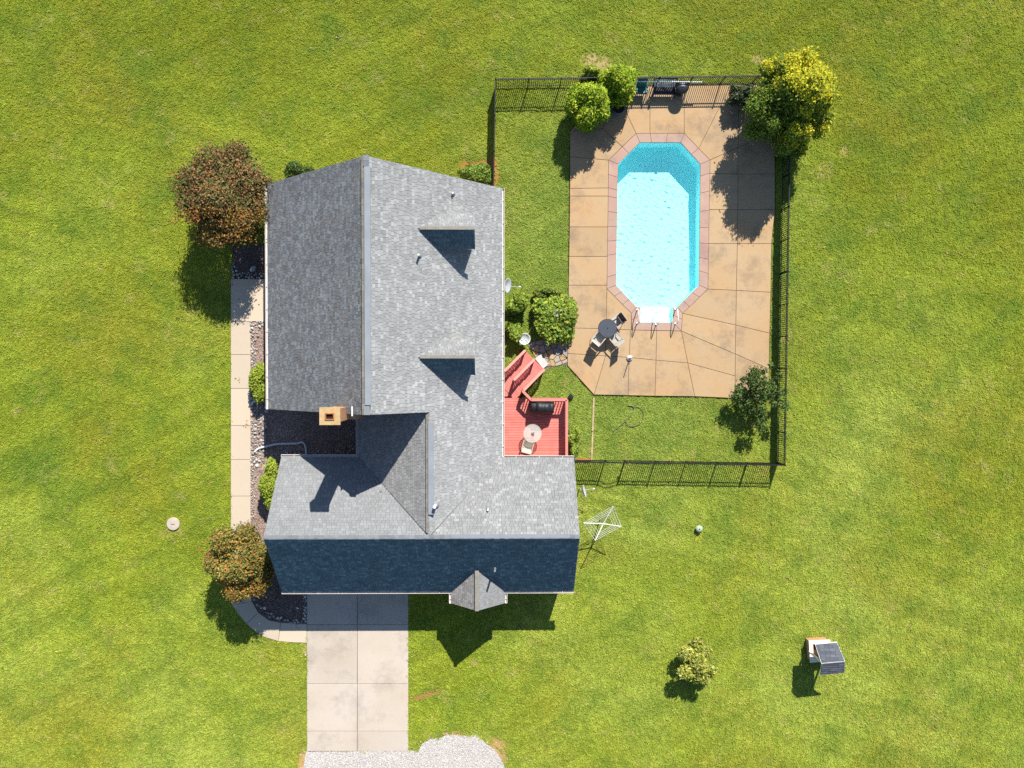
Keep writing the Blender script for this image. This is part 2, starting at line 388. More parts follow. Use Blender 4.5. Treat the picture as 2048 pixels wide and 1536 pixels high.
def quads_mesh(name, V, nq, tone, mat):
    """V: (nq*4,3) corner array -> mesh of quads with a tone per face"""
    me = bpy.data.meshes.new(name); me.vertices.add(nq * 4); me.vertices.foreach_set('co', V.astype(np.float32).ravel())
    me.loops.add(nq * 4); me.loops.foreach_set('vertex_index', np.arange(nq * 4, dtype=np.int32))
    me.polygons.add(nq); me.polygons.foreach_set('loop_start', np.arange(0, nq * 4, 4, dtype=np.int32))
    me.materials.append(MATS[mat]); me.update(calc_edges=True)
    a = me.attributes.new('tone', 'FLOAT_COLOR', 'FACE')
    a.data.foreach_set('color', np.concatenate([tone, np.ones((nq, 1))], 1).astype(np.float32).ravel())
    return me

# ------------------------------------------------------------------ the setting: outlines on the ground (photo pixels -> metres)
ZD = 0.10                                   # pool deck stands a step above the turf
POOL = [(1279.4, 285.2), (1361.4, 285.2), (1400.8, 328.6), (1397.7, 570.5), (1354.5, 614.5), (1346.2, 614.5), (1345.2, 644.5), (1280.5, 644.5), (1281.7, 613.8), (1273.5, 613.8), (1232.5, 570.5), (1236, 328.6)]
COPE = [(1272.3, 267), (1368.4, 267), (1420, 320.4), (1415.8, 578), (1365, 627), (1362.6, 662), (1263.4, 660), (1263, 627), (1213.8, 577.6), (1217.3, 320.4)]
DECK_OUT = [(1140, 262), (1206, 196), (1232, 169), (1455, 169), (1512, 168), (1550, 205), (1550, 420), (1543, 487), (1541.5, 585), (1539.5, 668), (1538, 740), (1537, 798), (1470, 796.5), (1389.5, 793), (1310, 792), (1256, 791), (1187.5, 789.5), (1135, 731), (1135.2, 707), (1137, 580)]
WALK = [(462, 558), (536, 558), (545, 558), (545, 643), (502, 643), (502, 1190), (506, 1206), (518, 1226), (538, 1240), (562, 1245), (614, 1248), (614, 1285.5), (577, 1284), (545, 1280), (516, 1266), (490, 1243), (470, 1213), (462, 1188)]
DRIVE = [(614, 1140), (817, 1140), (817, 1499), (614.5, 1504)]
GRAVEL = [(612, 1503), (700, 1503), (817, 1498), (828, 1502), (838, 1500), (846, 1486), (862, 1478), (884, 1474), (896, 1469), (930, 1472), (952, 1470), (962, 1476), (972, 1488), (990, 1500), (998, 1512), (1008, 1530), (1016, 1560), (1020, 1600), (590, 1600), (602, 1560), (608, 1530)]
BED_W = [(502, 643), (560, 643), (560, 800), (735, 800), (735, 930), (600, 930), (600, 1155), (614, 1155), (614, 1248), (562, 1245), (538, 1240), (518, 1226), (506, 1206), (502, 1190)]
BED_N = [(464, 486), (545, 486), (545, 558), (464, 558)]
FLAG = [(1056, 690), (1066, 683), (1100, 676), (1136, 690), (1135.2, 731), (1118, 732), (1104, 736), (1087, 742)]
HOUSE = [[(-11.9, -1.75), (-0.4, -1.75), (-0.4, 9.38), (-11.9, 9.38)], [(-7.25, -5), (-0.4, -5), (-0.4, -1.7), (-7.25, -1.7)], [(-11.3, -11.3), (3.42, -11.3), (3.42, -4.85), (-11.3, -4.85)], [(-2.45, -12), (-0.17, -12), (-0.17, -11.2), (-2.45, -11.2)]]
def spot(u, v, ru, rv, ang, k, col): SOIL_SPOTS.append((*P2(u, v), ru / 36, rv / 36, math.radians(ang), k, col))
RED, TAN = (0.36, 0.15, 0.05), (0.40, 0.29, 0.14)
spot(955, 335, 40, 20, 0, 1, RED); spot(985, 345, 14, 36, 0, 1, RED); spot(850, 1391, 40, 7, 17, 0.9, (0.30, 0.16, 0.06)); spot(1195, 124, 36, 18, -10, 0.8, TAN)
spot(990, 1505, 30, 34, -30, 0.9, (0.42, 0.25, 0.11)); spot(606, 1530, 12, 34, 0, 0.9, (0.45, 0.27, 0.11)); spot(862, 1490, 24, 10, 10, 0.9, (0.42, 0.25, 0.12)); spot(910, 1468, 30, 7, 0, 0.8, (0.40, 0.24, 0.1))
spot(948, 1325, 12, 9, 0, 0.7, (0.34, 0.22, 0.12)); spot(610, 1300, 6, 14, 0, 0.8, TAN); spot(860, 1440, 14, 6, 20, 0.5, TAN); spot(1020, 440, 12, 40, 0, 0.45, TAN); spot(178, 1168, 26, 6, 10, 0.45, TAN)
spot(1690, 300, 10, 12, 0, 0.5, TAN); spot(1645, 345, 26, 20, 0, 0.5, TAN); spot(346, 1064, 34, 16, 0, 0.5, TAN); spot(1398, 1074, 12, 12, 0, 0.7, (0.42, 0.38, 0.04)); spot(1040, 1252, 10, 6, 0, 0.7, (0.28, 0.12, 0.06)); spot(1515, 118, 18, 10, 0, 0.7, TAN)
for (u, v, ru, rv, k) in ((60, 925, 90, 45, .7), (150, 985, 60, 30, .6), (110, 1035, 40, 22, .5), (290, 130, 50, 30, .5), (1850, 1060, 90, 40, .35), (860, 200, 80, 50, .4)): CLOVER.append((*P2(u, v), ru / 36, rv / 36, .3, k))
lawn_material(); blade_material()

# lawn: one sheet to the horizon with an opening under the pool
hx0, hy0 = P2(1231, 646); hx1, hy1 = P2(1402, 283); L = 2000.0
hx0 -= .15; hx1 += .15; hy0 -= .15; hy1 += .15
xs, ys = [-L, hx0, hx1, L], [-L, hy0, hy1, L]
mb = MB(); mb.add([(x, y, 0) for y in ys for x in xs], [(r * 4 + c, r * 4 + c + 1, r * 4 + c + 5, r * 4 + c + 4) for r in range(3) for c in range(3) if (r, c) != (1, 1)])
structure(mb.build('lawn', 'turf'))

def flat(name, poly, z0, z1, mat): return structure(MB().prism(poly, z0, z1).build(name, mat))
def pieces(parent, name, polys, z0, z1, mat, gap=0.012, bev=0.006, dz=0.0):
    for q in polys:
        q = inset(q, gap); d = random.uniform(-dz, dz)
        MB().prism(q, z0, z1 + d, bev).build(name, mat, parent)

# driveway
dr = flat('driveway', inset(PP(DRIVE), 0.01), -0.1, 0.012, 'joint_grey')
DV = [1140, 1249, 1367, 1462, 1502]
pieces(dr, 'slab', [PP([(a0, v0), (a1, v0), (a1 + da, v1), (a0, v1)]) for (a0, a1, da) in ((614, 715, -0.6), (715, 817, 0)) for v0, v1 in zip(DV[:-1], DV[1:])], 0.0, 0.034, 'drive_slab', 0.010, 0.006)
# front walk
wk = flat('front_walk', PP([(463, 559), (544, 559), (544, 642), (501, 642), (501, 1190), (505, 1206), (517, 1227), (538, 1241), (562, 1246), (613, 1249), (613, 1284.5), (577, 1283), (545, 1279), (517, 1265), (491, 1242), (471, 1212), (463, 1188)]), -0.1, 0.018, 'joint_grey')
WS = [[(462, 558), (545, 558), (545, 643), (462, 643)]]
wv = [643, 709, 777, 851, 919, 992, 1065, 1138, 1188]
WS += [[(462, a), (502, a), (502, b_), (462, b_)] for a, b_ in zip(wv[:-1], wv[1:])]
WS += [[(462, 1188), (502, 1188), (504, 1202), (464, 1210)], [(464, 1210), (504, 1202), (517, 1225), (493, 1247), (476, 1226)],
       [(493, 1247), (517, 1225), (538, 1240), (562, 1245), (557, 1282), (530, 1274), (510, 1262)], [(557, 1282), (562, 1245), (614, 1248), (614, 1285.5), (585, 1284.5)]]
pieces(wk, 'slab', [PP(q) for q in WS], 0.0, 0.05, 'walk_slab', 0.010, 0.006)
# planting beds and the gravel apron
structure(MB().prism(PP(BED_W), -0.1, 0.008).build('planting_bed', 'bed_gravel'))
structure(MB().prism(PP(BED_N), -0.1, 0.008).build('planting_bed', 'bed_mulch'))
structure(MB().prism(PP([(506, 1206), (520, 1150), (614, 1150), (614, 1247), (562, 1244), (538, 1239), (518, 1225)]), -0.1, 0.013).build('planting_bed', 'bed_mulch'))
structure(MB().prism(PP(GRAVEL), -0.1, 0.012).build('gravel_drive', 'drive_gravel'))

# pool deck: slabs cut by the same joints as in the photo
pd_ = structure(link('pool_deck', None))
SL = [
 [(1140, 262), (1204.6, 257), (1244.5, 293.5), (1217.3, 320.4), (1140, 313.4)],
 [(1140, 262), (1206, 196), (1232, 169), (1249, 169), (1204.6, 257)],
 [(1249, 169), (1253, 226), (1272.3, 267), (1244.5, 293.5), (1204.6, 257)],
 [(1249, 169), (1299.5, 169), (1300, 267), (1272.3, 267), (1253, 226)],
 [(1299.5, 169), (1368.5, 169), (1368.4, 267), (1300, 267)],
 [(1368.5, 169), (1462, 168.7), (1397.4, 297), (1368.4, 267)],
 [(1462, 168.7), (1478, 168.5), (1476.5, 294.5), (1420, 320.4), (1397.4, 297)],
 [(1478, 168.5), (1512, 168), (1550, 205), (1550, 262), (1476.5, 294.5)],
 [(1420, 320.4), (1476.5, 294.5), (1476.3, 347.8), (1419.5, 347.2)], [(1476.5, 294.5), (1550, 262), (1550, 347.8), (1476.3, 347.8)],
 [(1419.5, 347.2), (1476.3, 347.8), (1475.6, 419.3), (1418.3, 419.3)], [(1476.3, 347.8), (1550, 347.8), (1550, 419.3), (1475.6, 419.3)],
 [(1418.3, 419.3), (1475.6, 419.3), (1474.6, 487.3), (1417.2, 487.3)], [(1475.6, 419.3), (1550, 419.3), (1543, 487.3), (1474.6, 487.3)],
 [(1417.2, 487.3), (1474.6, 487.3), (1472.7, 581), (1415.8, 578.3)], [(1474.6, 487.3), (1543, 487.3), (1541.6, 584.6), (1472.7, 581)],
 [(1415.8, 578.3), (1472.7, 581), (1471.6, 650.2), (1365, 626.8)], [(1472.7, 581), (1541.6, 584.6), (1539.5, 666.6), (1471.6, 650.2)],
 [(1365, 626.8), (1471.6, 650.2), (1470.6, 708), (1362.6, 662.2)], [(1471.6, 650.2), (1539.5, 666.6), (1538, 738), (1470.6, 708)],
 [(1362.6, 662.2), (1470.6, 708), (1470.4, 752.2), (1375.5, 726)], [(1470.6, 708), (1538, 738), (1537, 798), (1470.2, 796.5)],
 [(1375.5, 726), (1470.4, 752.2), (1470.2, 796.5), (1389.5, 793)],
 [(1313.3, 661.4), (1362.6, 662.2), (1375.5, 726), (1312, 720.5)], [(1312, 720.5), (1375.5, 726), (1389.5, 793), (1309.8, 792)],
 [(1261, 660), (1313.3, 661.4), (1312, 720.5), (1258.3, 715)], [(1258.3, 715), (1312, 720.5), (1309.8, 792), (1256, 791)],
 [(1212, 657.5), (1261, 660), (1258.3, 715), (1211, 712)], [(1211, 712), (1258.3, 715), (1256, 791), (1188, 789.5)],
 [(1136, 656), (1212, 657.5), (1211, 712), (1135.2, 707)], [(1135.2, 707), (1211, 712), (1188, 789.5), (1135, 731)],
 [(1137, 570.5), (1213.8, 570.5), (1212, 657.5), (1136, 656)], [(1213.8, 577.6), (1263, 627), (1262, 660), (1212, 657.5)],
 [(1140, 313.4), (1217.3, 320.4), (1216.6, 376), (1139.8, 377)], [(1139.8, 377), (1216.6, 376), (1216.4, 392.3), (1139.6, 392.3)],
 [(1139.6, 392.3), (1216.4, 392.3), (1215.6, 454), (1139, 454)], [(1139, 454), (1215.6, 454), (1214.8, 513), (1138, 513)], [(1138, 513), (1214.8, 513), (1213.8, 570.5), (1137, 570.5)]]
pieces(pd_, 'slab', [PP(q, ZD) for q in SL], -0.05, ZD, 'pool_slab', 0.011, 0.008, 0.002)
def lerp(a, b_, t): return (a[0] + (b_[0] - a[0]) * t, a[1] + (b_[1] - a[1]) * t)
CP = []
def strip(o0, o1, i0, i1, ts):
    ts = [0] + ts + [1]
    for a, b_ in zip(ts[:-1], ts[1:]): CP.append([lerp(o0, o1, a), lerp(o0, o1, b_), lerp(i0, i1, b_), lerp(i0, i1, a)])
C, Q = COPE, POOL
strip(C[0], C[1], Q[0], Q[1], [.29, .65]); strip(C[1], C[2], Q[1], Q[2], [.55])
strip(C[2], C[3], Q[2], Q[3], [.10, .24, .39, .525, .65, .77, .88]); strip(C[3], C[4], Q[3], Q[4], [.33, .72])
CP.append([C[4], (1364.2, 639), (1345.6, 630), Q[5], Q[4]]); CP.append([(1364.2, 639), C[5], Q[6], (1345.6, 630)])
strip(C[5], C[6], Q[6], Q[7], [.5]); CP.append([C[6], (1263.2, 640), (1281, 630), Q[7]]); CP.append([(1263.2, 640), C[7], Q[9], Q[8], (1281, 630)])
strip(C[7], C[8], Q[9], Q[10], [.36, .7]); strip(C[8], C[9], Q[10], Q[11], [.09, .26, .37, .485, .60, .72, .785, .89]); strip(C[9], C[0], Q[11], Q[0], [.5])
pieces(pd_, 'coping_stone', [PP(q, ZD) for q in CP], -0.12, ZD + 0.006, 'coping', 0.006, 0.010, 0.002)
# the bed of joint mortar below the slabs: four strips round the pool opening
mb = MB(); o = PP(DECK_OUT, ZD - .02); o = inset(o, 0.03); n = len(o)
if area2(o) < 0: o = o[::-1]
cen = PP(COPE, ZD); cin = inset(cen, 0.25)
def ring(mb, outer, inner, z):
    """triangulated ring: every outer edge joined to its nearest inner vertex"""
    if area2(outer) < 0: outer = outer[::-1]
    if area2(inner) < 0: inner = inner[::-1]
    no, ni = len(outer), len(inner); vs = [(*p, z) for p in outer] + [(*p, z) for p in inner]
    cx = sum(p[0] for p in inner) / ni; cy = sum(p[1] for p in inner) / ni
    ang = lambda p: math.atan2((p[1] - cy) / 1.8, p[0] - cx)
    i0 = min(range(no), key=lambda i: ang(outer[i])); j0 = min(range(ni), key=lambda j: ang(inner[j])); i = j = 0; fs = []
    while i < no or j < ni:
        ao = ang(outer[(i0 + i + 1) % no]) + (2 * math.pi if i + 1 >= no - 0 and i0 + i + 1 >= no and ang(outer[(i0 + i + 1) % no]) <= ang(outer[i0]) + 1e-9 and i + 1 == no else 0)
        ai = ang(inner[(j0 + j + 1) % ni]) + (2 * math.pi if j + 1 == ni else 0)
        if j >= ni or (i < no and ao <= ai): fs.append(((i0 + i) % no, (i0 + i + 1) % no, no + (j0 + j) % ni)); i += 1
        else: fs.append(((i0 + i) % no, no + (j0 + j + 1) % ni, no + (j0 + j) % ni)); j += 1
    mb.add(vs, fs)
ring(mb, o, cin, ZD - 0.022)
mb.build('joint_bed', 'joint', pd_)
mb = MB(); oo = PP(DECK_OUT, ZD - .03); no_ = len(oo)
mb.add([(x, y, -0.1) for x, y in oo] + [(x, y, ZD - 0.012) for x, y in oo], [(i, (i + 1) % no_, no_ + (i + 1) % no_, no_ + i) for i in range(no_)]); mb.build('deck_edge', 'joint', pd_)

# ------------------------------------------------------------------ pool shell and water
WZ = ZD - 0.13
pw = PP(POOL, WZ); pc = [P2(*q, ZD) for q in POOL]
if area2(pc) < 0: pc = pc[::-1]
ysouth, ynorth = P2(1313, 614, 0)[1], P2(1313, 285, 0)[1]
def floor_z(y):
    t = min(1, max(0, (y - ysouth) / (ynorth - ysouth)))
    return -1.08 - 0.26 * min(1, max(0, (t - 0.15) / 0.55))
pool = thing('swimming_pool', 'long eight-sided swimming pool of bright turquoise water with a step bay at its south end', 'pool', (*P2(1317, 460), 0))
mb = MB(); zt = ZD - 0.02; n = len(pc)
main = [i for i in range(n)]
mb.add([(x, y, zt) for x, y in pc] + [(x, y, -2.2) for x, y in pc], [(i, n + i, n + (i + 1) % n, (i + 1) % n) for i in range(n)])
mb.build('pool_wall', 'pool_liner', pool)
mb = MB(); fx0, fx1 = hx0, hx1; yy = np.linspace(ysouth - 0.02, ynorth + .1, 30)
mb.add([(x, y, floor_z(y)) for y in yy for x in (fx0, fx1)], [(2 * i, 2 * i + 1, 2 * i + 3, 2 * i + 2) for i in range(len(yy) - 1)])
mb.build('pool_floor', 'pool_liner', pool, True)
bx0, bx1 = P2(1279, 630)[0] - .05, P2(1347, 630)[0] + .05; by1 = P2(1313, 613)[1]; by0 = P2(1313, 646)[1]
for k in range(3):
    ya = by0 - .2; yb = by0 + (by1 - by0) * (k + 1) / 3 + 0.02
    mb = MB(); mb.box(((bx0 + bx1) / 2, (ya + yb) / 2, -0.95 + (-.28 - .25 * k - .004) / 2 + .475), (bx1 - bx0, yb - ya, -.28 - .25 * k + 1.9)) if False else mb.prism([(bx0, ya), (bx1, ya), (bx1, yb), (bx0, yb)], -2.0, -0.30 - 0.24 * k)
    mb.build('pool_step', 'pool_step', pool)
# water surface: a rippled sheet
m, nt, b = nodes_of('water')
WATER_STEP = 0.035
gx = np.arange(min(x for x, y in pc) - .05, max(x for x, y in pc) + .08, WATER_STEP); gy = np.arange(min(y for x, y in pc) - .05, max(y for x, y in pc) + .08, WATER_STEP)
GX, GY = np.meshgrid(gx, gy); Z = np.zeros_like(GX); wr = np.random.default_rng(3)
for k in range(60):
    lam = 10 ** wr.uniform(-0.95, -0.35); th = wr.uniform(0, 2 * math.pi)
    kx, ky = 2 * math.pi / lam * math.cos(th), 2 * math.pi / lam * math.sin(th)
    Z += 0.00025 * lam * np.sin(kx * GX + ky * GY + wr.uniform(0, 6.28) + 0.8 * np.sin(0.9 * GX + 1.3 * GY + wr.uniform(0, 6)))
ins = inside(inset(pc, -0.03), GX.ravel(), GY.ravel()).reshape(GX.shape)
idx = -np.ones(GX.shape, int); idx[ins] = np.arange(ins.sum())
qd = [(idx[j, i], idx[j, i + 1], idx[j + 1, i + 1], idx[j + 1, i]) for j in range(len(gy) - 1) for i in range(len(gx) - 1) if ins[j, i] and ins[j, i + 1] and ins[j + 1, i + 1] and ins[j + 1, i]]
mb = MB(); mb.v = list(zip(GX[ins].tolist(), GY[ins].tolist(), (Z[ins] + WZ).tolist())); mb.f = qd; mb.t = [None] * len(qd)
water = mb.build('water', 'water', pool, True)
nt.nodes.remove(b); rf = nt.nodes.new('ShaderNodeBsdfRefraction'); rf.inputs['IOR'].default_value = 1.33; rf.inputs['Roughness'].default_value = 0.0; rf.inputs['Color'].default_value = (0.83, 0.985, 1.0, 1)
gl = nt.nodes.new('ShaderNodeBsdfGlossy'); gl.inputs['Roughness'].default_value = 0.02; fr = nt.nodes.new('ShaderNodeFresnel'); fr.inputs['IOR'].default_value = 1.33
ms = nt.nodes.new('ShaderNodeMixShader'); nt.links.new(fr.outputs[0], ms.inputs[0]); nt.links.new(rf.outputs[0], ms.inputs[1]); nt.links.new(gl.outputs[0], ms.inputs[2]); nt.links.new(ms.outputs[0], nt.nodes['Material Output'].inputs['Surface'])
water.cycles.is_caustics_caster = True
for ch in pool.children:
    if ch is not water: ch.cycles.is_caustics_receiver = True
sun_l.cycles.is_caustics_light = True
# ------------------------------------------------------------------ the house
house = thing('brick_house', 'large house with grey shingle roofs, two dormers, a brick chimney and an attached garage wing', 'house', (-6.0, -2.0, 0))
XW, XR, XE, ZE, ZR = -12.26, -6.22, -0.05, 2.6, 8.36
YN, YS = 9.68, -2.04
SW_, SE_ = (ZR - ZE) / (XR - XW), (ZR - ZE) / (XE - XR)
XC, XCW, ZC = -3.58, -7.57, ZE + SE_ * (XE + 3.58)
YG, ZG, YGN, YGS, XGW, XGE = -8.13, 5.90, -4.55, -11.62, -11.6, 3.73
SGN, SGS = (ZG - ZE) / (YGN - YG), (ZG - ZE) / (YG - YGS)
XB, ZB, XB0, XB1, YB = -1.33, 4.0, -2.71, 0.10, -12.26
zW = lambda x, y: ZE + SW_ * (x - XW)
zE = lambda x, y: ZE + SE_ * (XE - x)
zC = lambda x, y: ZE + (ZC - ZE) / (XC - XCW) * (x - XCW)
zGN = lambda x, y: ZE + SGN * (YGN - y)
zGS = lambda x, y: ZE + SGS * (y - YGS)
zBW = lambda x, y: ZE + (ZB - ZE) / (XB - XB0) * (x - XB0)
zBE = lambda x, y: ZE + (ZB - ZE) / (XB1 - XB) * (XB1 - x)

def roof_slab(mb, poly, zf, th=0.16):
    if area2(poly) < 0: poly = poly[::-1]
    n = len(poly); top = [(x, y, zf(x, y)) for x, y in poly]; bot = [(x, y, z - th) for x, y, z in top]
    mb.add(top + bot, [tuple(range(n)), tuple(range(2 * n - 1, n - 1, -1))] + [(i, n + i, n + (i + 1) % n, (i + 1) % n) for i in range(n)])
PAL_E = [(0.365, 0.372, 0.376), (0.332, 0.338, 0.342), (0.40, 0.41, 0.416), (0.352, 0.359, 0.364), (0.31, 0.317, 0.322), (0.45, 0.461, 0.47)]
PAL_W_SHADE = [(0.20, 0.214, 0.23), (0.168, 0.178, 0.192), (0.235, 0.252, 0.27), (0.20, 0.192, 0.19), (0.148, 0.152, 0.162)]  # west slope copy of the shingles, its shade put into the tones
PAL_G = [(0.285, 0.298, 0.308), (0.268, 0.276, 0.284), (0.305, 0.318, 0.33), (0.273, 0.28, 0.284)]
def shingles(parent, polys, zf, updir, pal, wts, seed, expo=0.15, wmin=0.12, wmax=0.26, th=0.013):
    """each tab its own raised, slightly tilted plate; polys are convex outlines in plan, updir the plan direction uphill"""
    r = random.Random(seed); ux, uy = updir; sx, sy = -uy, ux                       # uphill, along the course
    g = zf(ux, uy) - zf(0, 0); cs = 1 / math.sqrt(1 + g * g); dp = expo * cs        # course depth in plan
    nrm = Vector((-ux * g * cs, -uy * g * cs, cs)); mb = MB()
    pts = [p for q in polys for p in q]; S = [p[0] * sx + p[1] * sy for p in pts]; T = [p[0] * ux + p[1] * uy for p in pts]
    P_ = [[(p[0] * sx + p[1] * sy, p[0] * ux + p[1] * uy) for p in q] for q in polys]; P_ = [q if area2(q) > 0 else q[::-1] for q in P_]
    B = [(min(a for a, _ in q), max(a for a, _ in q), min(b for _, b in q), max(b for _, b in q)) for q in P_]
    def w3(s, t, h):
        x, y = s * sx + t * ux, s * sy + t * uy
        return (x + nrm.x * h, y + nrm.y * h, zf(x, y) + nrm.z * h)
    t = min(T); row = 0
    while t < max(T):
        s = min(S) - r.random() * 0.4; t1 = t + dp
        while s < max(S):
            w = r.uniform(wmin, wmax); tone = r.choices(pal, wts)[0]; k = r.uniform(0.93, 1.07); tone = tuple(c * k for c in tone)
            lift = th * r.uniform(0.75, 1.5)
            for q, bb in zip(P_, B):
                if s + w < bb[0] or s > bb[1] or t1 < bb[2] or t > bb[3]: continue
                c = clip([(s + .006, t), (s + w - .006, t), (s + w - .006, t1 - .008), (s + .006, t1 - .008)], q)
                if len(c) < 3: continue
                top = [w3(a, b_, 0.012 + lift * (1 - 0.85 * (b_ - t) / dp)) for a, b_ in c]; n = len(c)
                low = [w3(a, b_, 0.0) for a, b_ in c]
                fs = [tuple(range(n))] + [(i, n + i, n + (i + 1) % n, (i + 1) % n) for i in range(n) if not (c[i][1] > t1 and c[(i + 1) % n][1] > t1)]
                mb.add(top + low, fs, tone)
            s += w
        t = t1; row += 1
    return stuff(mb.build('shingles', 'shingle', parent))

# main roof
mb = MB(); mainW = [(XW, YS), (XR, YS), (XR, YN), (XW, YN)]; mainE = [(XR, YS), (XE, YS), (XE, YN - .2), (XR, YN)]
connE = [(XC, -8.05), (XE, -4.6), (XE, YS), (XC, YS)]; connW = [(XCW, YGN), (XC, -8.05), (XC, -1.8), (XCW, -1.8)]
garNW = [(XGW, YG), (XC, YG), (XC, -8.05), (XCW, YGN), (XGW, YGN)]; PAL_N_DIM = [tuple(c * .86 for c in q) for q in PAL_E]; garNE = [(XC, YG), (XGE, YG), (XGE, YGN - .08), (XE, -4.6), (XC, -8.05)]; garS = [(XGW, YGS), (XGE, YGS), (XGE, YG), (XGW, YG)]  # north palette is the east one darkened to offset stronger sun there
roof_slab(mb, mainW, zW); roof_slab(mb, mainE, zE)
roof = mb.build('roof', 'shingle_base', house)
shingles(roof, [mainW], zW, (1, 0), PAL_W_SHADE, [5, 4, 3, 2, 2], 1); shingles(roof, [mainE], zE, (-1, 0), PAL_E, [5, 4, 3, 4, 2, 1.6], 2)
mb = MB(); roof_slab(mb, connE, zE); roof_slab(mb, connW, zC)
croof = mb.build('roof', 'shingle_base', house)
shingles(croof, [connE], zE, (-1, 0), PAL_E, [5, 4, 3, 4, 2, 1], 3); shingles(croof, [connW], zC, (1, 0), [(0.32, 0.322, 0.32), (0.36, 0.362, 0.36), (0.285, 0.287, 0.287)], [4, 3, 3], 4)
mb = MB(); [roof_slab(mb, q, zGN) for q in (garNW, garNE)]; roof_slab(mb, garS, zGS)
groof = mb.build('roof', 'shingle_base', house)
shingles(groof, [[(XGW, YG), (XC, YG), (XCW, YGN), (XGW, YGN)]], zGN, (0, -1), PAL_G, [4, 3, 3, 2], 5)
shingles(groof, [[(XC, YG), (XGE, YG), (XGE, YGN - .08), (XE, -4.6)]], zGN, (0, -1), PAL_N_DIM, [5, 4, 3, 4, 1.5, 1.4], 6)
shingles(groof, [garS], zGS, (0, 1), [(0.165, 0.235, 0.255), (0.135, 0.20, 0.22), (0.20, 0.275, 0.295), (0.25, 0.34, 0.36)], [4, 3, 3, 1.2], 7, th=0.02)  # this slope's teal shade is put into its shingle colours
bW = [(XB0, YB), (XB, YB), (XB, -10.2), (XB0, YGS)]; bE = [(XB, YB), (XB1, YB), (XB1, YGS), (XB, -10.2)]
mb = MB(); roof_slab(mb, bW, lambda x, y: zBW(x, y) + .02, .12); roof_slab(mb, bE, lambda x, y: zBE(x, y) + .02, .12); broof = mb.build('roof', 'shingle_base', house)
shingles(broof, [bW], lambda x, y: zBW(x, y) + .02, (1, 0), [(0.30, 0.29, 0.28), (0.35, 0.34, 0.33), (0.26, 0.25, 0.24)], [3, 3, 2], 8); shingles(broof, [bE], lambda x, y: zBE(x, y) + .02, (-1, 0), PAL_G, [4, 3, 3, 2], 9)
MB().beam((XB, YB - .005, ZB + .05), (XB, -10.2, ZB + .05), .20, .035).build('ridge_cap', 'ridge_cap', broof)

# ridge vents and caps
def ridge_cap_row(parent, a, b_, w, mat='ridge_cap', step=0.24):
    a, b_ = Vector(a), Vector(b_); n = int((b_ - a).length / step); me = None
    mb = MB()
    for i in range(n):
        p = a.lerp(b_, i / n); q = a.lerp(b_, (i + 1.06) / n); mb.beam(p + Vector((0, 0, .012 * (i % 2))), q + Vector((0, 0, .004)), w * random.uniform(.95, 1.05), .03)
        k = random.uniform(.85, 1.15) * (1.0 if mat == 'ridge_cap' else 1.05); c = (0.26, 0.24, 0.205) if mat == 'ridge_cap' else (0.25, 0.265, 0.285)
        mb.t[-6:] = [tuple(x * k for x in c)] * 6
    return stuff(mb.build('ridge_cap', 'shingle', parent))
ridge_cap_row(roof, (XR - .10, YS, ZR - .02), (XR - .10, YN, ZR - .02), .16); ridge_cap_row(roof, (XR + .04, YN - .48, ZR + .04), (XR + .04, YN, ZR + .04), .26, 'ridge_metal')
MB().box((XR + .10, (YS + .45 + YN - .5) / 2, ZR + .055), (.28, YN - YS - .95, .07)).build('ridge_vent', 'ridge_metal', roof)
ridge_cap_row(roof, (XR + .04, YS, ZR + .03), (XR + .04, YS + .45, ZR + .03), .26, 'ridge_metal')
ridge_cap_row(croof, (XC - .09, -7.9, ZC - .02), (XC - .09, YS - .1, ZC - .02), .13)
MB().box((XC + .09, (-2.55 - 7.0) / 2, ZC + .045), (.26, 4.45, .07)).build('ridge_vent', 'ridge_metal', croof)
ridge_cap_row(groof, (XGW, YG + .03, ZG - .005), (XC, YG + .03, ZG - .005), .20, 'ridge_metal'); ridge_cap_row(groof, (XC, YG + .03, ZG - .005), (XGE, YG + .03, ZG - .005), .20, 'ridge_metal')
MB().box((.35, YG + .06, ZG + .012), (5.8, .18, .03)).build('ridge_vent', 'ridge_metal', groof)
# valleys
for a, b_ in (((XCW, YGN, ZE), (XC, -8.05, ZC)),):
    MB().beam(Vector(a) + Vector((0, 0, .02)), Vector(b_) + Vector((0, 0, .02)), .10, .012).build('valley', 'shingle_base', croof)

# gutters: an open white trough with hangers
def gutter(parent, a, b_, out):
    a, b_, o = Vector((*a, ZE - .015)), Vector((*b_, ZE - .015)), Vector((*out, 0)); mb = MB()
    mb.beam(a + o * .015 + Vector((0, 0, -.02)), b_ + o * .015 + Vector((0, 0, -.02)), .014, .12)
    mb.beam(a + o * .115, b_ + o * .115, .022, .12); mb.beam(a + o * .065 + Vector((0, 0, -.055)), b_ + o * .065 + Vector((0, 0, -.055)), .09, .012)
    d = (b_ - a).normalized()
    for e, s in ((a, -1), (b_, 1)): mb.beam(e + o * .008 + d * s * .004, e + o * .125 + d * s * .004, .012, .12)
    g = mb.build('gutter', 'gutter_white', parent); n = max(1, int((b_ - a).length / 1.15)); hm = MB()
    for i in range(n):
        p = a.lerp(b_, (i + .5) / n) + Vector((0, 0, .045)); hm.beam(p + o * .01, p + o * .115, .03, .012)
    stuff(hm.build('gutter_hanger', 'gutter_white', g))
gutter(roof, (XW, YS), (XW, YN), (-1, 0)); gutter(roof, (XE, -4.55), (XE, YN - .2), (1, 0))
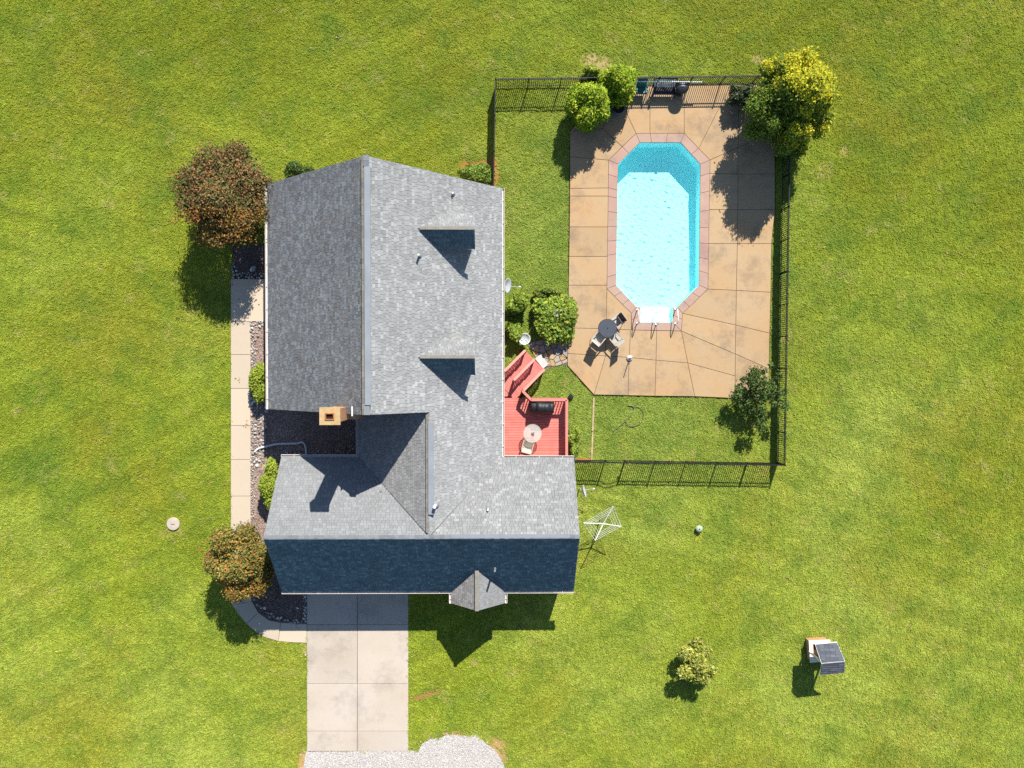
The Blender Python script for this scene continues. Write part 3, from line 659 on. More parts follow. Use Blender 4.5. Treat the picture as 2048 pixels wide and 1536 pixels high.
gutter(croof, (XCW, YGN + .1), (XCW, -2.1), (-1, 0)); gutter(groof, (XGW, YGN), (XCW - .02, YGN), (0, 1)); gutter(groof, (XE + .13, YGN - .06), (XGE, YGN - .08), (0, 1))
gutter(groof, (XGW, YGS), (XB0 - .02, YGS), (0, -1)); gutter(groof, (XB1 + .02, YGS), (XGE, YGS), (0, -1)); gutter(broof, (XB0, YB), (XB0, YGS - .13), (-1, 0)); gutter(broof, (XB1, YB), (XB1, YGS - .13), (1, 0))
# white rake boards on the gable edges
def rake(parent, pts, off):
    for a, b_ in zip(pts[:-1], pts[1:]):
        MB().beam(Vector(a) + Vector(off), Vector(b_) + Vector(off), .03, .16).build('rake_board', 'trim_white', parent)
for y, s in ((YN - .10, -.24), (YS + .10, -.24)): rake(roof, [(XW, y, ZE), (XR, y, ZR), (XE, y - (.2 if y > 0 else 0), ZE)], (0, 0, s))
for x in (XGW + .10, XGE - .10): rake(groof, [(x, YGN, ZE), (x, YG, ZG), (x, YGS, ZE)], (0, 0, -.24))
rake(broof, [(XB0, YB + .06, ZE), (XB, YB + .06, ZB), (XB1, YB + .06, ZE)], (0, 0, -.2))

# walls
def gabled_wall(poly_bottom_to_top, parent, mat): pass
def ext(parent, pts, d, mat, name='wall'):
    """solid slab: outline pts (3D, planar) thickened by vector d"""
    n = len(pts); d = Vector(d); a = [Vector(p) for p in pts]; b_ = [p + d for p in a]
    MB().add(a + b_, [tuple(range(n)), tuple(range(2 * n - 1, n - 1, -1))] + [(i, n + i, n + (i + 1) % n, (i + 1) % n) for i in range(n)]).build(name, mat, parent)
wx0, wx1, wy0, wy1 = -11.9, -0.4, -1.75, 9.38; WT = 2.44
gz = lambda x: min(zW(x, 0), zE(x, 0)) - .2
for y, d in ((wy0, .2), (wy1, -.2)):
    ext(house, [(wx0, y, -.1), (wx1, y, -.1), (wx1, y, gz(wx1)), (XR, y, ZR - .24), (wx0, y, gz(wx0))], (0, d, 0), 'brick')
ext(house, [(wx0 + .003, wy0 + .2, -.1), (wx0 + .003, wy1 - .2, -.1), (wx0 + .003, wy1 - .2, WT + .2), (wx0 + .003, wy0 + .2, WT + .2)], (.2, 0, 0), 'brick')
ext(house, [(wx1 - .003, -5.0, -.1), (wx1 - .003, wy1 - .2, -.1), (wx1 - .003, wy1 - .2, WT + .2), (wx1 - .003, -5.0, WT + .2)], (-.2, 0, 0), 'siding')
ext(house, [(-7.25, -5.0, -.1), (-7.25, wy0, -.1), (-7.25, wy0, WT + .1), (-7.25, -5.0, WT + .1)], (.2, 0, 0), 'siding')
gx0, gx1, gy0, gy1 = -11.3, 3.42, -11.3, -4.85; hz = lambda y: min(zGN(0, y), zGS(0, y)) - .2
for x, d in ((gx0, .2), (gx1, -.2)):
    ext(house, [(x, gy0, -.1), (x, gy1, -.1), (x, gy1, hz(gy1)), (x, YG, ZG - .24), (x, gy0, hz(gy0))], (d, 0, 0), 'brick')
ext(house, [(gx0 + .2, gy0 + .003, -.1), (gx1 - .2, gy0 + .003, -.1), (gx1 - .2, gy0 + .003, WT + .1), (gx0 + .2, gy0 + .003, WT + .1)], (0, .2, 0), 'brick')
ext(house, [(gx0 + .2, gy1 - .003, -.1), (-7.25, gy1 - .003, -.1), (-7.25, gy1 - .003, WT + .1), (gx0 + .2, gy1 - .003, WT + .1)], (0, -.2, 0), 'brick')
ext(house, [(-.4, gy1 - .003, -.1), (gx1 - .2, gy1 - .003, -.1), (gx1 - .2, gy1 - .003, WT + .1), (-.4, gy1 - .003, WT + .1)], (0, -.2, 0), 'brick')
ext(house, [(-2.45, -12.0, -.1), (-.17, -12.0, -.1), (-.17, -12.0, 2.6), (XB, -12.0, 3.74), (-2.45, -12.0, 2.6)], (0, .15, 0), 'brick')
for x, d in ((-2.45, .15), (-.17, -.15)): ext(house, [(x, -11.85, -.1), (x, -11.3, -.1), (x, -11.3, 2.5), (x, -11.85, 2.5)], (d, 0, 0), 'brick')
# openings: windows with panes, front door, garage doors
def window(c, w, h, nrm):
    n = Vector((*nrm, 0)); t = Vector((-n.y, n.x, 0)); c = Vector(c) + n * .02; mb = MB()
    for s in (-1, 1): mb.beam(c + t * (s * w / 2) - Vector((0, 0, h / 2)), c + t * (s * w / 2) + Vector((0, 0, h / 2)), .08, .08, n)
    for s in (-1, 0, 1): mb.beam(c - t * (w / 2) + Vector((0, 0, s * h / 2)), c + t * (w / 2) + Vector((0, 0, s * h / 2)), .05, .07, n)
    f = mb.build('window', 'trim_white', house)
    for s in (-1, 1): MB().beam(c - t * (w / 2 - .04) + Vector((0, 0, s * h / 4)) - n * .01, c + t * (w / 2 - .04) + Vector((0, 0, s * h / 4)) - n * .01, .02, h / 2 - .06).build('pane', 'glass_dark', f)
for y in (7.4, 4.3, .6): window((wx0, y, 1.45), 1.0, 1.5, (-1, 0))
for y in (7.6, 2.4): window((wx1, y, 1.5), 1.0, 1.4, (1, 0))
window((gx0, -7.0, 1.5), 1.0, 1.4, (-1, 0)); window((gx0, -9.3, 1.5), 1.0, 1.4, (-1, 0)); window((-1.3, -12.0, 1.6), 1.1, 1.4, (0, -1))
dm = MB(); dm.box((wx0 - .03, 5.9, 1.08), (.07, .95, 2.1)); dd = dm.build('door', 'wood_brown', house); MB().lathe([(.03, 0), (.035, .03), (.02, .06)], (wx0 - .10, 5.55, 1.0), 10).build('handle', 'chrome', dd)
dm = MB(); dm.box((wx1 + .03, -3.2, 1.42), (.07, 1.5, 1.8)); dm.build('door', 'glass_dark', house)
for gx in (-9.6, -6.4):
    g = MB()
    for k in range(4): g.box((gx, gy0 - .02, .28 + .53 * k), (2.5, .06, .51))
    g.build('garage_door', 'garage_door_white', house)

# dormers on the east slope
for yc, name in ((P(900, 457, 6.35)[1], 'north'), (P(900, 714.5, 6.35)[1], 'south')):
    xf, zr, ze, hw = P(949.5, 457, 6.2)[0], 6.35, 5.5, 0.84
    xi = XE - (zr - ZE) / SE_; xo = XE - (ze - ZE) / SE_
    dn = lambda x, y, yc=yc: zr - (zr - ze) / hw * abs(y - yc)
    mb = MB(); nn = [(xi, yc), (xf, yc), (xf, yc + hw), (xo, yc + hw)]; ss = [(xi, yc), (xo, yc - hw), (xf, yc - hw), (xf, yc)]
    roof_slab(mb, nn, lambda x, y: dn(x, y) + .02, .08); roof_slab(mb, ss, lambda x, y: dn(x, y) + .02, .08)
    d = mb.build('dormer', 'shingle_base', house)
    shingles(d, [nn], lambda x, y, yc=yc: zr - (zr - ze) / hw * (y - yc) + .02, (0, -1), PAL_N_DIM, [3, 2, 3, 3, 1, 1], 20); shingles(d, [ss], lambda x, y, yc=yc: zr + (zr - ze) / hw * (y - yc) + .02, (0, 1), [(0.165, 0.235, 0.255), (0.135, 0.20, 0.22), (0.20, 0.275, 0.295)], [4, 3, 2], 21)  # north face uses the sun-offset palette; south face has teal shade painted in
    MB().beam((xi + .1, yc + .02, zr + .03), (xf, yc + .02, zr + .03), .15, .03).build('ridge_cap', 'ridge_cap', d)
    xw = xf - .22; zb = zE(xw, 0)
    ext(d, [(xw, yc - hw + .14, zb - .3), (xw, yc + hw - .14, zb - .3), (xw, yc + hw - .14, ze + .02), (xw, yc, zr - .12), (xw, yc - hw + .14, ze + .02)], (-.12, 0, 0), 'siding')
    for s in (-1, 1):
        y_ = yc + s * (hw - .14); ext(d, [(xw - .12, y_, zb - .2), (xw - .12, y_, ze), (xo, y_, ze - .02)], (0, -s * .1, 0), 'siding')
        MB().beam((xf - .05, yc + s * hw, ze - .12), (xf - .05, yc, zr - .12), .03, .13).build('rake_board', 'trim_white', d)
    MB().box((xw + .01, yc, (zb + ze) / 2 - .02), (.05, .75, 1.0)).build('window', 'glass_dark', d)

# chimney: brick shaft rising outside the south gable, corbelled top, cap with a clay flue
zc_ = 9.25
c0 = np.array(P2(639.5, 815.5, zc_)); c1 = np.array(P2(679.5, 849, zc_)); cc = (c0 + c1) / 2; cw, ch = abs(c1 - c0)
mb = MB(); mb.box((cc[0] + .02, cc[1] + .02, 4.5), (cw - .16, ch - .14, 9.2)); mb.box((cc[0] + .22, cc[1] + .02, 3.3), (cw + .1, ch - .10, 6.6)); mb.box((cc[0], cc[1], zc_ - .30), (cw - .09, ch - .08, .14)); mb.box((cc[0], cc[1], zc_ - .17), (cw - .03, ch - .03, .13))
chim = mb.build('chimney', 'chimney_brick', house)
fl = P2(659.3, 833, zc_); fw, fh = .42, .32; mb = MB()
xa, xb, ya, yb = cc[0] - cw / 2 - .02, cc[0] + cw / 2 + .02, cc[1] - ch / 2 - .02, cc[1] + ch / 2 + .02
mb.prism([(xa, ya), (fl[0] - fw / 2, ya), (fl[0] - fw / 2, yb), (xa, yb)], zc_ - .10, zc_); mb.prism([(fl[0] + fw / 2, ya), (xb, ya), (xb, yb), (fl[0] + fw / 2, yb)], zc_ - .10, zc_)
mb.prism([(fl[0] - fw / 2, ya), (fl[0] + fw / 2, ya), (fl[0] + fw / 2, fl[1] - fh / 2), (fl[0] - fw / 2, fl[1] - fh / 2)], zc_ - .10, zc_); mb.prism([(fl[0] - fw / 2, fl[1] + fh / 2), (fl[0] + fw / 2, fl[1] + fh / 2), (fl[0] + fw / 2, yb), (fl[0] - fw / 2, yb)], zc_ - .10, zc_)
mb.build('chimney_cap', 'chimney_cap', chim)
mb = MB(); 
for sx_, sy_, w_, h_ in ((-1, 0, .05, fh), (1, 0, .05, fh), (0, -1, fw - .1, .05), (0, 1, fw - .1, .05)): mb.box((fl[0] + sx_ * (fw / 2 - .025), fl[1] + sy_ * (fh / 2 - .025), zc_ - .02), (w_, h_, .12))
mb.build('flue_liner', 'clay', chim); MB().box((fl[0], fl[1], zc_ - .075), (fw - .1, fh - .1, .01)).build('flue_opening', 'soot', chim)
MB().box((cc[0] + cw / 2 + .28, -1.9, zW(cc[0] + cw / 2 + .3, 0) + .04), (.06, .45, .16)).build('flashing', 'trim_white', chim)

# vent pipes through the roof
def vent(u, v, zf, h, r, mat='pvc_white', boot=True, prnt=roof):
    z = 5.0
    for _ in range(20): x, y, _z = P(u, v, z); z = zf(x, y)
    mb = MB(); mb.tube([(x, y, z - .05), (x, y, z + h)], r, 12); o = mb.build('vent_pipe', mat, prnt)
    MB().lathe([(r * 2.2, z - .06 ), (r * 1.9, z + .05), (r * 1.05, z + .13)], (x, y, 0), 14).build('vent_boot', 'lead_grey', o)
vent(906, 388, zE, .28, .05); vent(839, 512, zE, .50, .05, 'pvc_white'); vent(871, 1010, zE, .62, .08, prnt=croof); vent(976, 1018, zGN, .26, .06, prnt=groof); vent(990, 1135, zGS, .75, .05, 'lead_grey', prnt=groof); vent(762, 982, zGN, .10, .04, 'soot', prnt=groof)

# ------------------------------------------------------------------ red wooden deck with stairs and railings
ZK = 0.62
dk = thing('wooden_deck', 'raised red painted wooden deck in the corner between the house and the garage wing', 'deck', (1.6, -3.2, 0))
DKX = P2(1136, 860, ZK + .9)[0]; DKY = P2(1100, 797, ZK + .9)[1]; DKS = -4.86
def board(poly, z1, th=.035, name='deck_board', mat='deck_red', prnt=dk): MB().prism(poly, z1 - th, z1).build(name, mat, prnt)
land0 = (-.12, -.92); 
e_, n_ = np.array([.7071, .7071]), np.array([.7071, -.7071]); T0 = -.70
Lp = lambda t, n: tuple(e_ * t + n_ * n)
main_poly = [(-.38, DKS), (DKX, DKS), (DKX, DKY), (1.50, DKY), (1.02, -1.08), (.62, -1.60), (-.02, -.97), (-.38, -.61)]
# boards run east-west; the corner beside the stairs is cut off along the landing
y = DKS
while y < -.62:
    y1 = min(y + .142, -.6); row = [(-.38, y + .006), (DKX, y + .006), (DKX, y1 - .006), (-.38, y1 - .006)]
    cut = clip(row, [(-.38, DKS), (DKX, DKS), (DKX, DKY), (-.38, DKY)]) if y1 <= DKY else clip(row, [(-.38, DKY), (.62, DKY), (-.38, -.6)])
    if y < DKY < y1: cut = clip(row, [(-.38, DKS), (DKX, DKS), (DKX, DKY), (-.38, DKY)])
    if len(cut) >= 3: board(cut, ZK)
    y = y1
# landing and treads lie at 45 degrees, stepping down to the flagstones
t = T0; NS = 4
while t < .02:
    t1 = min(t + .142, .03); n0 = max(.0 - .35, -.75); q = clip([Lp(t + .004, n0), Lp(t + .004, 1.62), Lp(t1 - .004, 1.62), Lp(t1 - .004, n0)][::-1] if area2([Lp(0, 0), Lp(0, 1), Lp(1, 1)]) < 0 else [Lp(t + .004, n0), Lp(t + .004, 1.62), Lp(t1 - .004, 1.62), Lp(t1 - .004, n0)], [(-.38, DKY + .004), (1.50, DKY + .004), (1.04, -1.0), (1.04, 1), (-.38, 1)])
    if len(q) >= 3: board(q, ZK)
    t = t1
for k in range(NS):
    za = ZK - (k + 1) * ZK / (NS + 1); ta = .03 + k * .40
    for j in range(3): board([Lp(ta + j * .134 + .003, .06), Lp(ta + j * .134 + .003, 1.60), Lp(ta + (j + 1) * .134 - .003, 1.60), Lp(ta + (j + 1) * .134 - .003, .06)], za, .035, 'stair_tread')
    MB().beam((*Lp(ta - .012, .07), za + .06), (*Lp(ta - .012, 1.59), za + .06), .018, .115).build('stair_riser', 'deck_red_dark', dk)
for nn_ in (.09, .84, 1.57):
    pts = [(*Lp(.0, nn_), ZK - .20), (*Lp(1.63, nn_), .02)]
    MB().beam(pts[0], pts[1], .04, .18).build('stair_stringer', 'deck_red_dark', dk)
# rim joists and support posts
for a, b_ in (((DKX - .02, DKS), (DKX - .02, DKY)), ((DKX, DKY - .02), (1.5, DKY - .02)), ((1.5, DKY - .02), (1.04, -1.1))):
    MB().beam((*a, ZK - .16), (*b_, ZK - .16), .04, .22).build('rim_joist', 'deck_red_dark', dk)
for px, py in ((DKX - .08, DKY - .08), (DKX - .08, -3.2), (DKX - .08, DKS + .1), (1.55, DKY - .08)): MB().box((px, py, ZK / 2 - .08), (.1, .1, ZK - .12)).build('support_post', 'deck_red_dark', dk)
bal_me = None
def railing(a, b_, za, zb, h=.92, posts=(0, 1), nb=None):
    global bal_me
    a, b_ = Vector((*a, za)), Vector((*b_, zb)); d = b_ - a; Lh = math.hypot(d.x, d.y); up = Vector((0, 0, 1))
    MB().beam(a + up * h, b_ + up * h, .135, .035).build('rail_cap', 'rail_red', dk)
    MB().beam(a + up * (h - .08), b_ + up * (h - .08), .04, .08).build('top_rail', 'rail_red', dk); MB().beam(a + up * .09, b_ + up * .09, .04, .08).build('bottom_rail', 'rail_red', dk)
    for p in posts:
        q = a.lerp(b_, p); MB().box((q.x, q.y, q.z + h / 2 - .06), (.09, .09, h + .06)).build('rail_post', 'rail_red', dk)
    nb = nb or int(Lh / .15)
    if bal_me is None: bal_me = MB().box((0, 0, 0), (.042, .042, .78)).mesh('baluster', 'rail_red')
    rz = math.atan2(d.y, d.x)
    for i in range(1, nb):
        q = a.lerp(b_, i / nb); link('baluster', bal_me, dk, q + up * .47 - dk.location, rz)
railing((DKX - .07, DKS + .05), (DKX - .07, DKY - .07), ZK, ZK, posts=(0, .5, 1)); railing((DKX - .07, DKY - .07), (1.52, DKY - .07), ZK, ZK, posts=(.5, 1)); railing((1.52, DKY - .07), (1.06, -1.13), ZK, ZK, posts=(1,))
for nn_ in (.10, .80, 1.56): railing(Lp(.02, nn_), Lp(1.60, nn_), ZK, .10, .88)

# covered grill on the deck
gl_ = P(1085, 815, ZK + .8); gr = thing('covered_grill', 'barbecue grill under a wrinkled black cover against the deck railing', 'grill', (gl_[0], gl_[1], ZK))
mb = MB(); prof = [(-.62, .42), (-.60, .80), (-.30, .92), (-.28, 1.10), (.28, 1.12), (.33, .95), (.60, .84), (.62, .42)]
gx_ = np.linspace(-.62, .62, 25); vs = []; r_ = random.Random(4)
hh = np.interp(gx_, [-.62, -.55, -.36, -.28, .3, .38, .56, .62], [.88, .92, .95, 1.10, 1.12, .97, .93, .88])
sec = [(-.30, 0), (-.31, .35), (-.29, .8), (-.2, .96), (0, 1.0), (.18, .97), (.28, .82), (.30, .4), (.30, 0)]
for x, h in zip(gx_, hh):
    for (sy_, sz_) in sec: vs.append((x + r_.gauss(0, .006), sy_ + r_.gauss(0, .012), sz_ * h + (r_.gauss(0, .014) if sz_ > 0 else .02)))
ns = len(sec); fs = [(i * ns + j, i * ns + j + 1, (i + 1) * ns + j + 1, (i + 1) * ns + j) for i in range(24) for j in range(ns - 1)] + [tuple(range(ns))[::-1], tuple(range(24 * ns, 25 * ns))]
mb.add(vs, fs); mb.build('cover', 'black_cover', gr, True, (0, 0, 0))
for sx_ in (-.45, .45):
    for sy_ in (-.22, .22): MB().tube([(sx_, sy_, 0), (sx_, sy_, .25)], .03, 8).build('leg', 'black_metal', gr, False, (0, 0, 0))
gr.rotation_euler = (0, 0, math.radians(-2))

# ------------------------------------------------------------------ patio furniture
def make_chair(name, label, loc, rz, seat='sling_beige', back='sling_beige', frame='frame_beige', group=None):
    c = thing(name, label, 'chair', loc, rz, group); O = (0, 0, 0)
    def part(n, m, f): mb = MB(); f(mb); return mb.build(n, m, c, False, O)
    part('seat', seat, lambda m: m.add([(-.25, .24, .43), (.25, .24, .43), (.25, 0, .40), (-.25, 0, .40), (.25, -.22, .39), (-.25, -.22, .39), (-.25, .24, .415), (.25, .24, .415), (.25, 0, .385), (-.25, 0, .385), (.25, -.22, .375), (-.25, -.22, .375)], [(3, 2, 1, 0), (5, 4, 2, 3), (6, 7, 8, 9), (9, 8, 10, 11), (0, 1, 7, 6), (4, 5, 11, 10), (1, 2, 8, 7), (2, 4, 10, 8), (3, 0, 6, 9), (5, 3, 9, 11)]))
    part('backrest', back, lambda m: m.beam((0, -.24, .42), (0, -.42, .98), .50, .02, (0, 1, 0)))
    def fr(m):
        for s in (-.265, .265): m.tube([(s, -.20, .39), (s, -.26, .46), (s, -.43, 1.0)], .017, 8)
        m.tube([(-.265, -.43, 1.0), (.265, -.43, 1.0)], .017, 8)
    part('back_frame', frame, fr)
    for s in (-.28, .28):
        part('armrest', frame, lambda m: m.beam((s, -.34, .64), (s, .20, .66), .06, .025))
        part('leg', frame, lambda m: m.tube([(s, .20, .66), (s, .26, .43), (s, .29, .0)], .017, 8)); part('leg', frame, lambda m: m.tube([(s, -.20, .40), (s, -.34, .0)], .017, 8))
        part('seat_rail', frame, lambda m: m.tube([(s, .25, .43), (s, -.22, .39)], .016, 8))
    return c
def round_table(name, label, loc, r, h, top, base, glass=False):
    t = thing(name, label, 'table', loc); O = (0, 0, 0)
    MB().lathe([(r - .01, h - .022), (r, h - .012), (r - .012, h)], O, 40).build('tabletop', top, t, False, O)
    mb = MB(); n = 40
    for k in range(n):
        a0, a1 = 2 * math.pi * k / n, 2 * math.pi * (k + 1) / n; mb.tube([(r * math.cos(a0), r * math.sin(a0), h - .01), (r * math.cos(a1), r * math.sin(a1), h - .01)], .016, 6, False)
    mb.build('rim', base, t, True, O)
    for k in range(4):
        a = math.pi / 4 + k * math.pi / 2; ca, sa = math.cos(a), math.sin(a); MB().tube([(.75 * r * ca, .75 * r * sa, 0), (.6 * r * ca, .6 * r * sa, .35), (.8 * r * ca, .8 * r * sa, h - .03)], .018, 8).build('leg', base, t, False, O)
    return t
pt = P(1215, 656.5, ZD + .72); patio_t = round_table('patio_table', 'round dark grey slatted patio table on the pool deck', (pt[0], pt[1], ZD), .50, .72, 'table_grey', 'black_metal')
mb = MB()
for k in range(-8, 9):
    x = k * .056; w = math.sqrt(max(0, .47 ** 2 - x * x)); mb.beam((x, -w, .724), (x, w, .724), .042, .012)
stuff(mb.build('slats', 'table_grey', patio_t, False, (0, 0, 0))); MB().lathe([(.03, .72), (.035, .735), (.0301, .74)], (0, 0, 0), 12).build('umbrella_hole', 'black_plastic', patio_t, False, (0, 0, 0))
def face(loc, target): return math.atan2(target[1] - loc[1], target[0] - loc[0]) - math.pi / 2
for (u, v, lab, sm, bm_) in ((1233, 643, 'beige sling patio chair north-east of the grey patio table, its back to the pool steps', 'sling_beige', 'sling_dark'), (1198, 676, 'beige sling patio chair south-west of the grey patio table, nearest the hedge', 'sling_beige', 'sling_beige'), (1231, 677, 'beige sling patio chair south-east of the grey patio table, nearest the umbrella stand', 'sling_beige', 'sling_beige')):
    l = P(u, v, ZD + .45); make_chair('patio_chair', lab, (l[0], l[1], ZD), face(l, pt), sm, bm_, group='chairs at the patio table')
dt = P(1065, 867, ZK + .72); deck_t = round_table('glass_table', 'round glass-topped table on the red deck', (dt[0], dt[1], ZK), .49, .72, 'table_glass', 'frame_beige')
dc = P(1056, 889, ZK + .45); make_chair('deck_chair', 'pale sling chair drawn up to the glass table on the red deck', (dc[0], dc[1], ZK), face(dc, dt) + .1)
cd = thing('table_caddy', 'small chrome caddy with red and white shakers on the glass table', 'caddy', (dt[0] + .02, dt[1] + .01, ZK + .725)); O = (0, 0, 0)
MB().box((0, 0, .01), (.17, .10, .02)).build('tray', 'black_plastic', cd, False, O)
for dx, dy, m_ in ((-.05, .02, 'pvc_white'), (.05, .025, 'chrome'), (0, -.025, 'clay'), (.055, -.025, 'pvc_white')): MB().lathe([(.028, .02), (.028, .09), (.015, .11), (.0152, .13)], (dx, dy, 0), 12).build('shaker', m_, cd, False, O)
MB().tube([(0, 0, .02), (0, 0, .2), (.02, 0, .22)], .008, 6).build('handle', 'chrome', cd, False, O)

# umbrella stand, handrails, deck clutter
us = P(1259, 716.5, ZD); st = thing('umbrella_stand', 'white domed umbrella base with a black pole, standing alone on the pool deck', 'umbrella stand', us)
MB().lathe([(.17, 0), (.17, .05), (.12, .11), (.05, .14), (.0501, .16)], O, 24).build('base', 'stone_white', st, True, O); MB().tube([(0, 0, .1), (0, 0, 1.0)], .022, 10).build('pole', 'black_metal', st, False, O); MB().beam((0, 0, .30), (.13, .02, .30), .02, .02).build('clamp_handle', 'black_plastic', st, False, O)
for (u, v0, v1, lab) in ((1273.5, 647, 621, 'white tubular pool handrail at the west side of the step bay'), (1311.5, 650, 626, 'white tubular pool handrail at the middle of the step bay'), (1350.5, 648, 620, 'white tubular pool handrail at the east side of the step bay')):
    a = Vector(P(u, v0, ZD)); b_ = Vector(P(u, v1, ZD)); h_ = thing('pool_handrail', lab, 'handrail', a, 0, 'handrails at the pool steps'); d = b_ - a; zz = -.3 if '5' in lab or 'middle' in lab else 0
    MB().tube([(0, 0, 0), (0, 0, .62), (d.x * .06, d.y * .06, .76), (d.x * .25, d.y * .25, .82), (d.x * .9, d.y * .9, .70), (d.x, d.y, .62), (d.x * 1.02, d.y * 1.02, zz)], .024, 10).build('rail', 'pvc_white', h_, True, O)
    MB().lathe([(.06, 0), (.06, .015), (.03, .025)], O, 16).build('flange', 'chrome', h_, False, O)
    if not zz: MB().lathe([(.06, 0), (.06, .015), (.03, .025)], (d.x * 1.02, d.y * 1.02, 0), 16).build('flange', 'chrome', h_, False, O)
# bench, bin, teal chair, pots and poles by the north fence
bl = P(1329, 178, ZD + .45); bn = thing('slatted_bench', 'black metal bench with grey slatted back by the north fence', 'bench', (bl[0], bl[1] - .05, ZD))
for k in range(9): MB().beam((-.54 + k * .135, .16, .44), (-.54 + k * .135, .42, .90), .075, .02, (0, 1, 0)).build('back_slat', 'pvc_white', bn, False, O)
for k in range(5): MB().beam((-.6, -.22 + k * .095, .43), (.6, -.22 + k * .095, .43), .088, .025).build('seat_slat', 'black_metal', bn, False, O)
for s in (-.62, .62):
    MB().tube([(s, -.26, 0), (s, -.26, .62), (s, .24, .64)], .025, 8).build('arm', 'black_metal', bn, False, O); MB().tube([(s, .18, 0), (s, .2, .43), (s, .44, .95)], .03, 8).build('leg', 'black_metal', bn, False, O)
MB().tube([(-.62, .44, .95), (.62, .44, .95)], .035, 8).build('top_rail', 'black_metal', bn, False, O); MB().tube([(-.62, .2, .42), (.62, .2, .42)], .025, 8).build('back_rail', 'black_metal', bn, False, O)
bi = P(1365, 172, ZD + .8); bb = thing('trash_bin', 'round black plastic bin with a domed lid beside the bench', 'bin', (bi[0], bi[1] - .05, ZD))
MB().lathe([(.25, 0), (.33, .72), (.35, .73), (.35, .78)], O, 24).build('body', 'black_plastic', bb, True, O); MB().lathe([(.36, .78), (.36, .82), (.27, .88), (.13, .91), (.05, .92)], O, 24).build('lid', 'black_plastic', bb, True, O); MB().tube([(-.1, 0, .90), (-.06, 0, .96), (.06, 0, .96), (.1, 0, .90)], .015, 8).build('lid_handle', 'dish_grey', bb, False, O)
tl = P(1283, 180, ZD + .4); make_chair('garden_chair', 'teal plastic garden chair between the potted conifer and the bench', (tl[0], tl[1], ZD), math.pi, 'teal_plastic', 'teal_plastic', 'teal_plastic')
po = P(1237, 214, ZD + .45); pot = thing('glazed_pot', 'big blue-rimmed glazed pot of dark soil below the smaller conifer', 'pot', (po[0], po[1], ZD)); MB().lathe([(.24, 0), (.33, .25), (.36, .42), (.37, .46), (.33, .46), (.32, .40)], O, 28).build('body', 'blue_glaze', pot, True, O); MB().lathe([(.325, .36), (.325, .40), (.05, .41)], O, 24).build('potting_soil', 'soil', pot, False, O)
a, b_ = P(1268, 160, 1.1), P(1406, 161, 1.1); sp = thing('skimmer_pole', 'long blue and white skimmer pole lying along the north fence', 'pole', (a[0], a[1] - .05, ZD)); MB().tube([(0, 0, .9), ((b_[0] - a[0]) * .55, 0, .9)], .024, 8).build('pole_section', 'pole_blue', sp, False, O); MB().tube([((b_[0] - a[0]) * .55, 0, .9), (b_[0] - a[0], b_[1] - a[1], .9)], .034, 8).build('pole_section', 'pvc_white', sp, False, O)
for k in (.12, .9): MB().beam(((b_[0] - a[0]) * k, .02, .87), ((b_[0] - a[0]) * k, .2, .87), .02, .03).build('hook', 'black_metal', sp, False, O)
tag(MB().tube([P(1259, 216, 1.15), P(1243, 265, ZD + .02)], .017, 8).build('brush_pole', 'black_metal'), 'thin black pole leaning beside the glazed pot', 'pole')

# ------------------------------------------------------------------ fences of black metal pickets
pk_me = {}
def fence(name, label, pts, posts_at, h=1.32, gate=None, spacing=.112, lean=0):
    """pts: plan line; posts, two top rails, bottom rail and single pickets, each a part"""
    a, b_ = Vector((*pts[0], 0)), Vector((*pts[1], 0)); d = b_ - a; Ln = d.length; rz = math.atan2(d.y, d.x); f = thing(name, label, 'fence', a); up = Vector((0, 0, 1)); u = d.normalized()
    if h not in pk_me: pk_me[h] = (MB().box((0, 0, h / 2 + .02), (.028, .028, h - .06)).mesh('picket', 'black_metal'), MB().box((0, 0, h / 2 + .02), (.06, .06, h + .08)).mesh('post', 'black_metal'))
    for p in posts_at: link('post', pk_me[h][1], f, u * p, rz)
    for k in range(int(Ln / spacing)):
        q = (k + .5) * spacing
        if min(abs(q - p) for p in posts_at) > .05: link('picket', pk_me[h][0], f, u * q, rz)
    for z in (.16, h - .20, h - .02): MB().beam(up * z, d + up * z, .036, .036).build('rail', 'black_metal', f, False, O)
    return f
def even(L_, n): return [L_ * k / n for k in range(n + 1)]
FZ = 1.32
nA, nB = P2(991, 157.5, FZ), P2(1592, 146, FZ); eC = P2(1570.5, 931, FZ); sA = P2(1151, 925, FZ); wB = P2(987, 372, FZ)
nE = P2(1583, 150, FZ)
L1 = math.dist(nA, nE); fence('picket_fence', 'black metal picket fence along the north edge of the pool yard', (nA, nE), even(L1, 9))
L2 = math.dist(nE, eC); fence('picket_fence', 'black metal picket fence along the east side of the pool deck and lawn', (nE, eC), even(L2, 12))
L3 = math.dist(nA, wB); fence('picket_fence', 'short black metal picket fence from the north corner to the house', (nA, wB), even(L3, 3))
g0, g1 = P2(1216, 925.5, FZ), P2(1256, 926, FZ)
La = math.dist(sA, g0); fence('picket_fence', 'short length of black picket fence between the garage corner and the gate', (sA, g0), [.05, La])
Lb = math.dist(g1, eC); fence('picket_fence', 'black metal picket fence along the south lawn, east of the gate', (g1, eC), even(Lb, 5))
gt = thing('arched_gate', 'black metal picket gate with an arched top beside the garage', 'gate', (*g0, 0)); gd = Vector((*g1, 0)) - Vector((*g0, 0)); gl2 = gd.length; gu = gd.normalized(); gs = []
arc = lambda t: 1.32 + .16 * math.sin(math.pi * t)
for k in range(1, 10):
    t = k / 10; MB().tube([gu * (t * gl2) + Vector((0, 0, .08)), gu * (t * gl2) + Vector((0, 0, arc(t)))], .009, 4).build('picket', 'black_metal', gt, False, O)
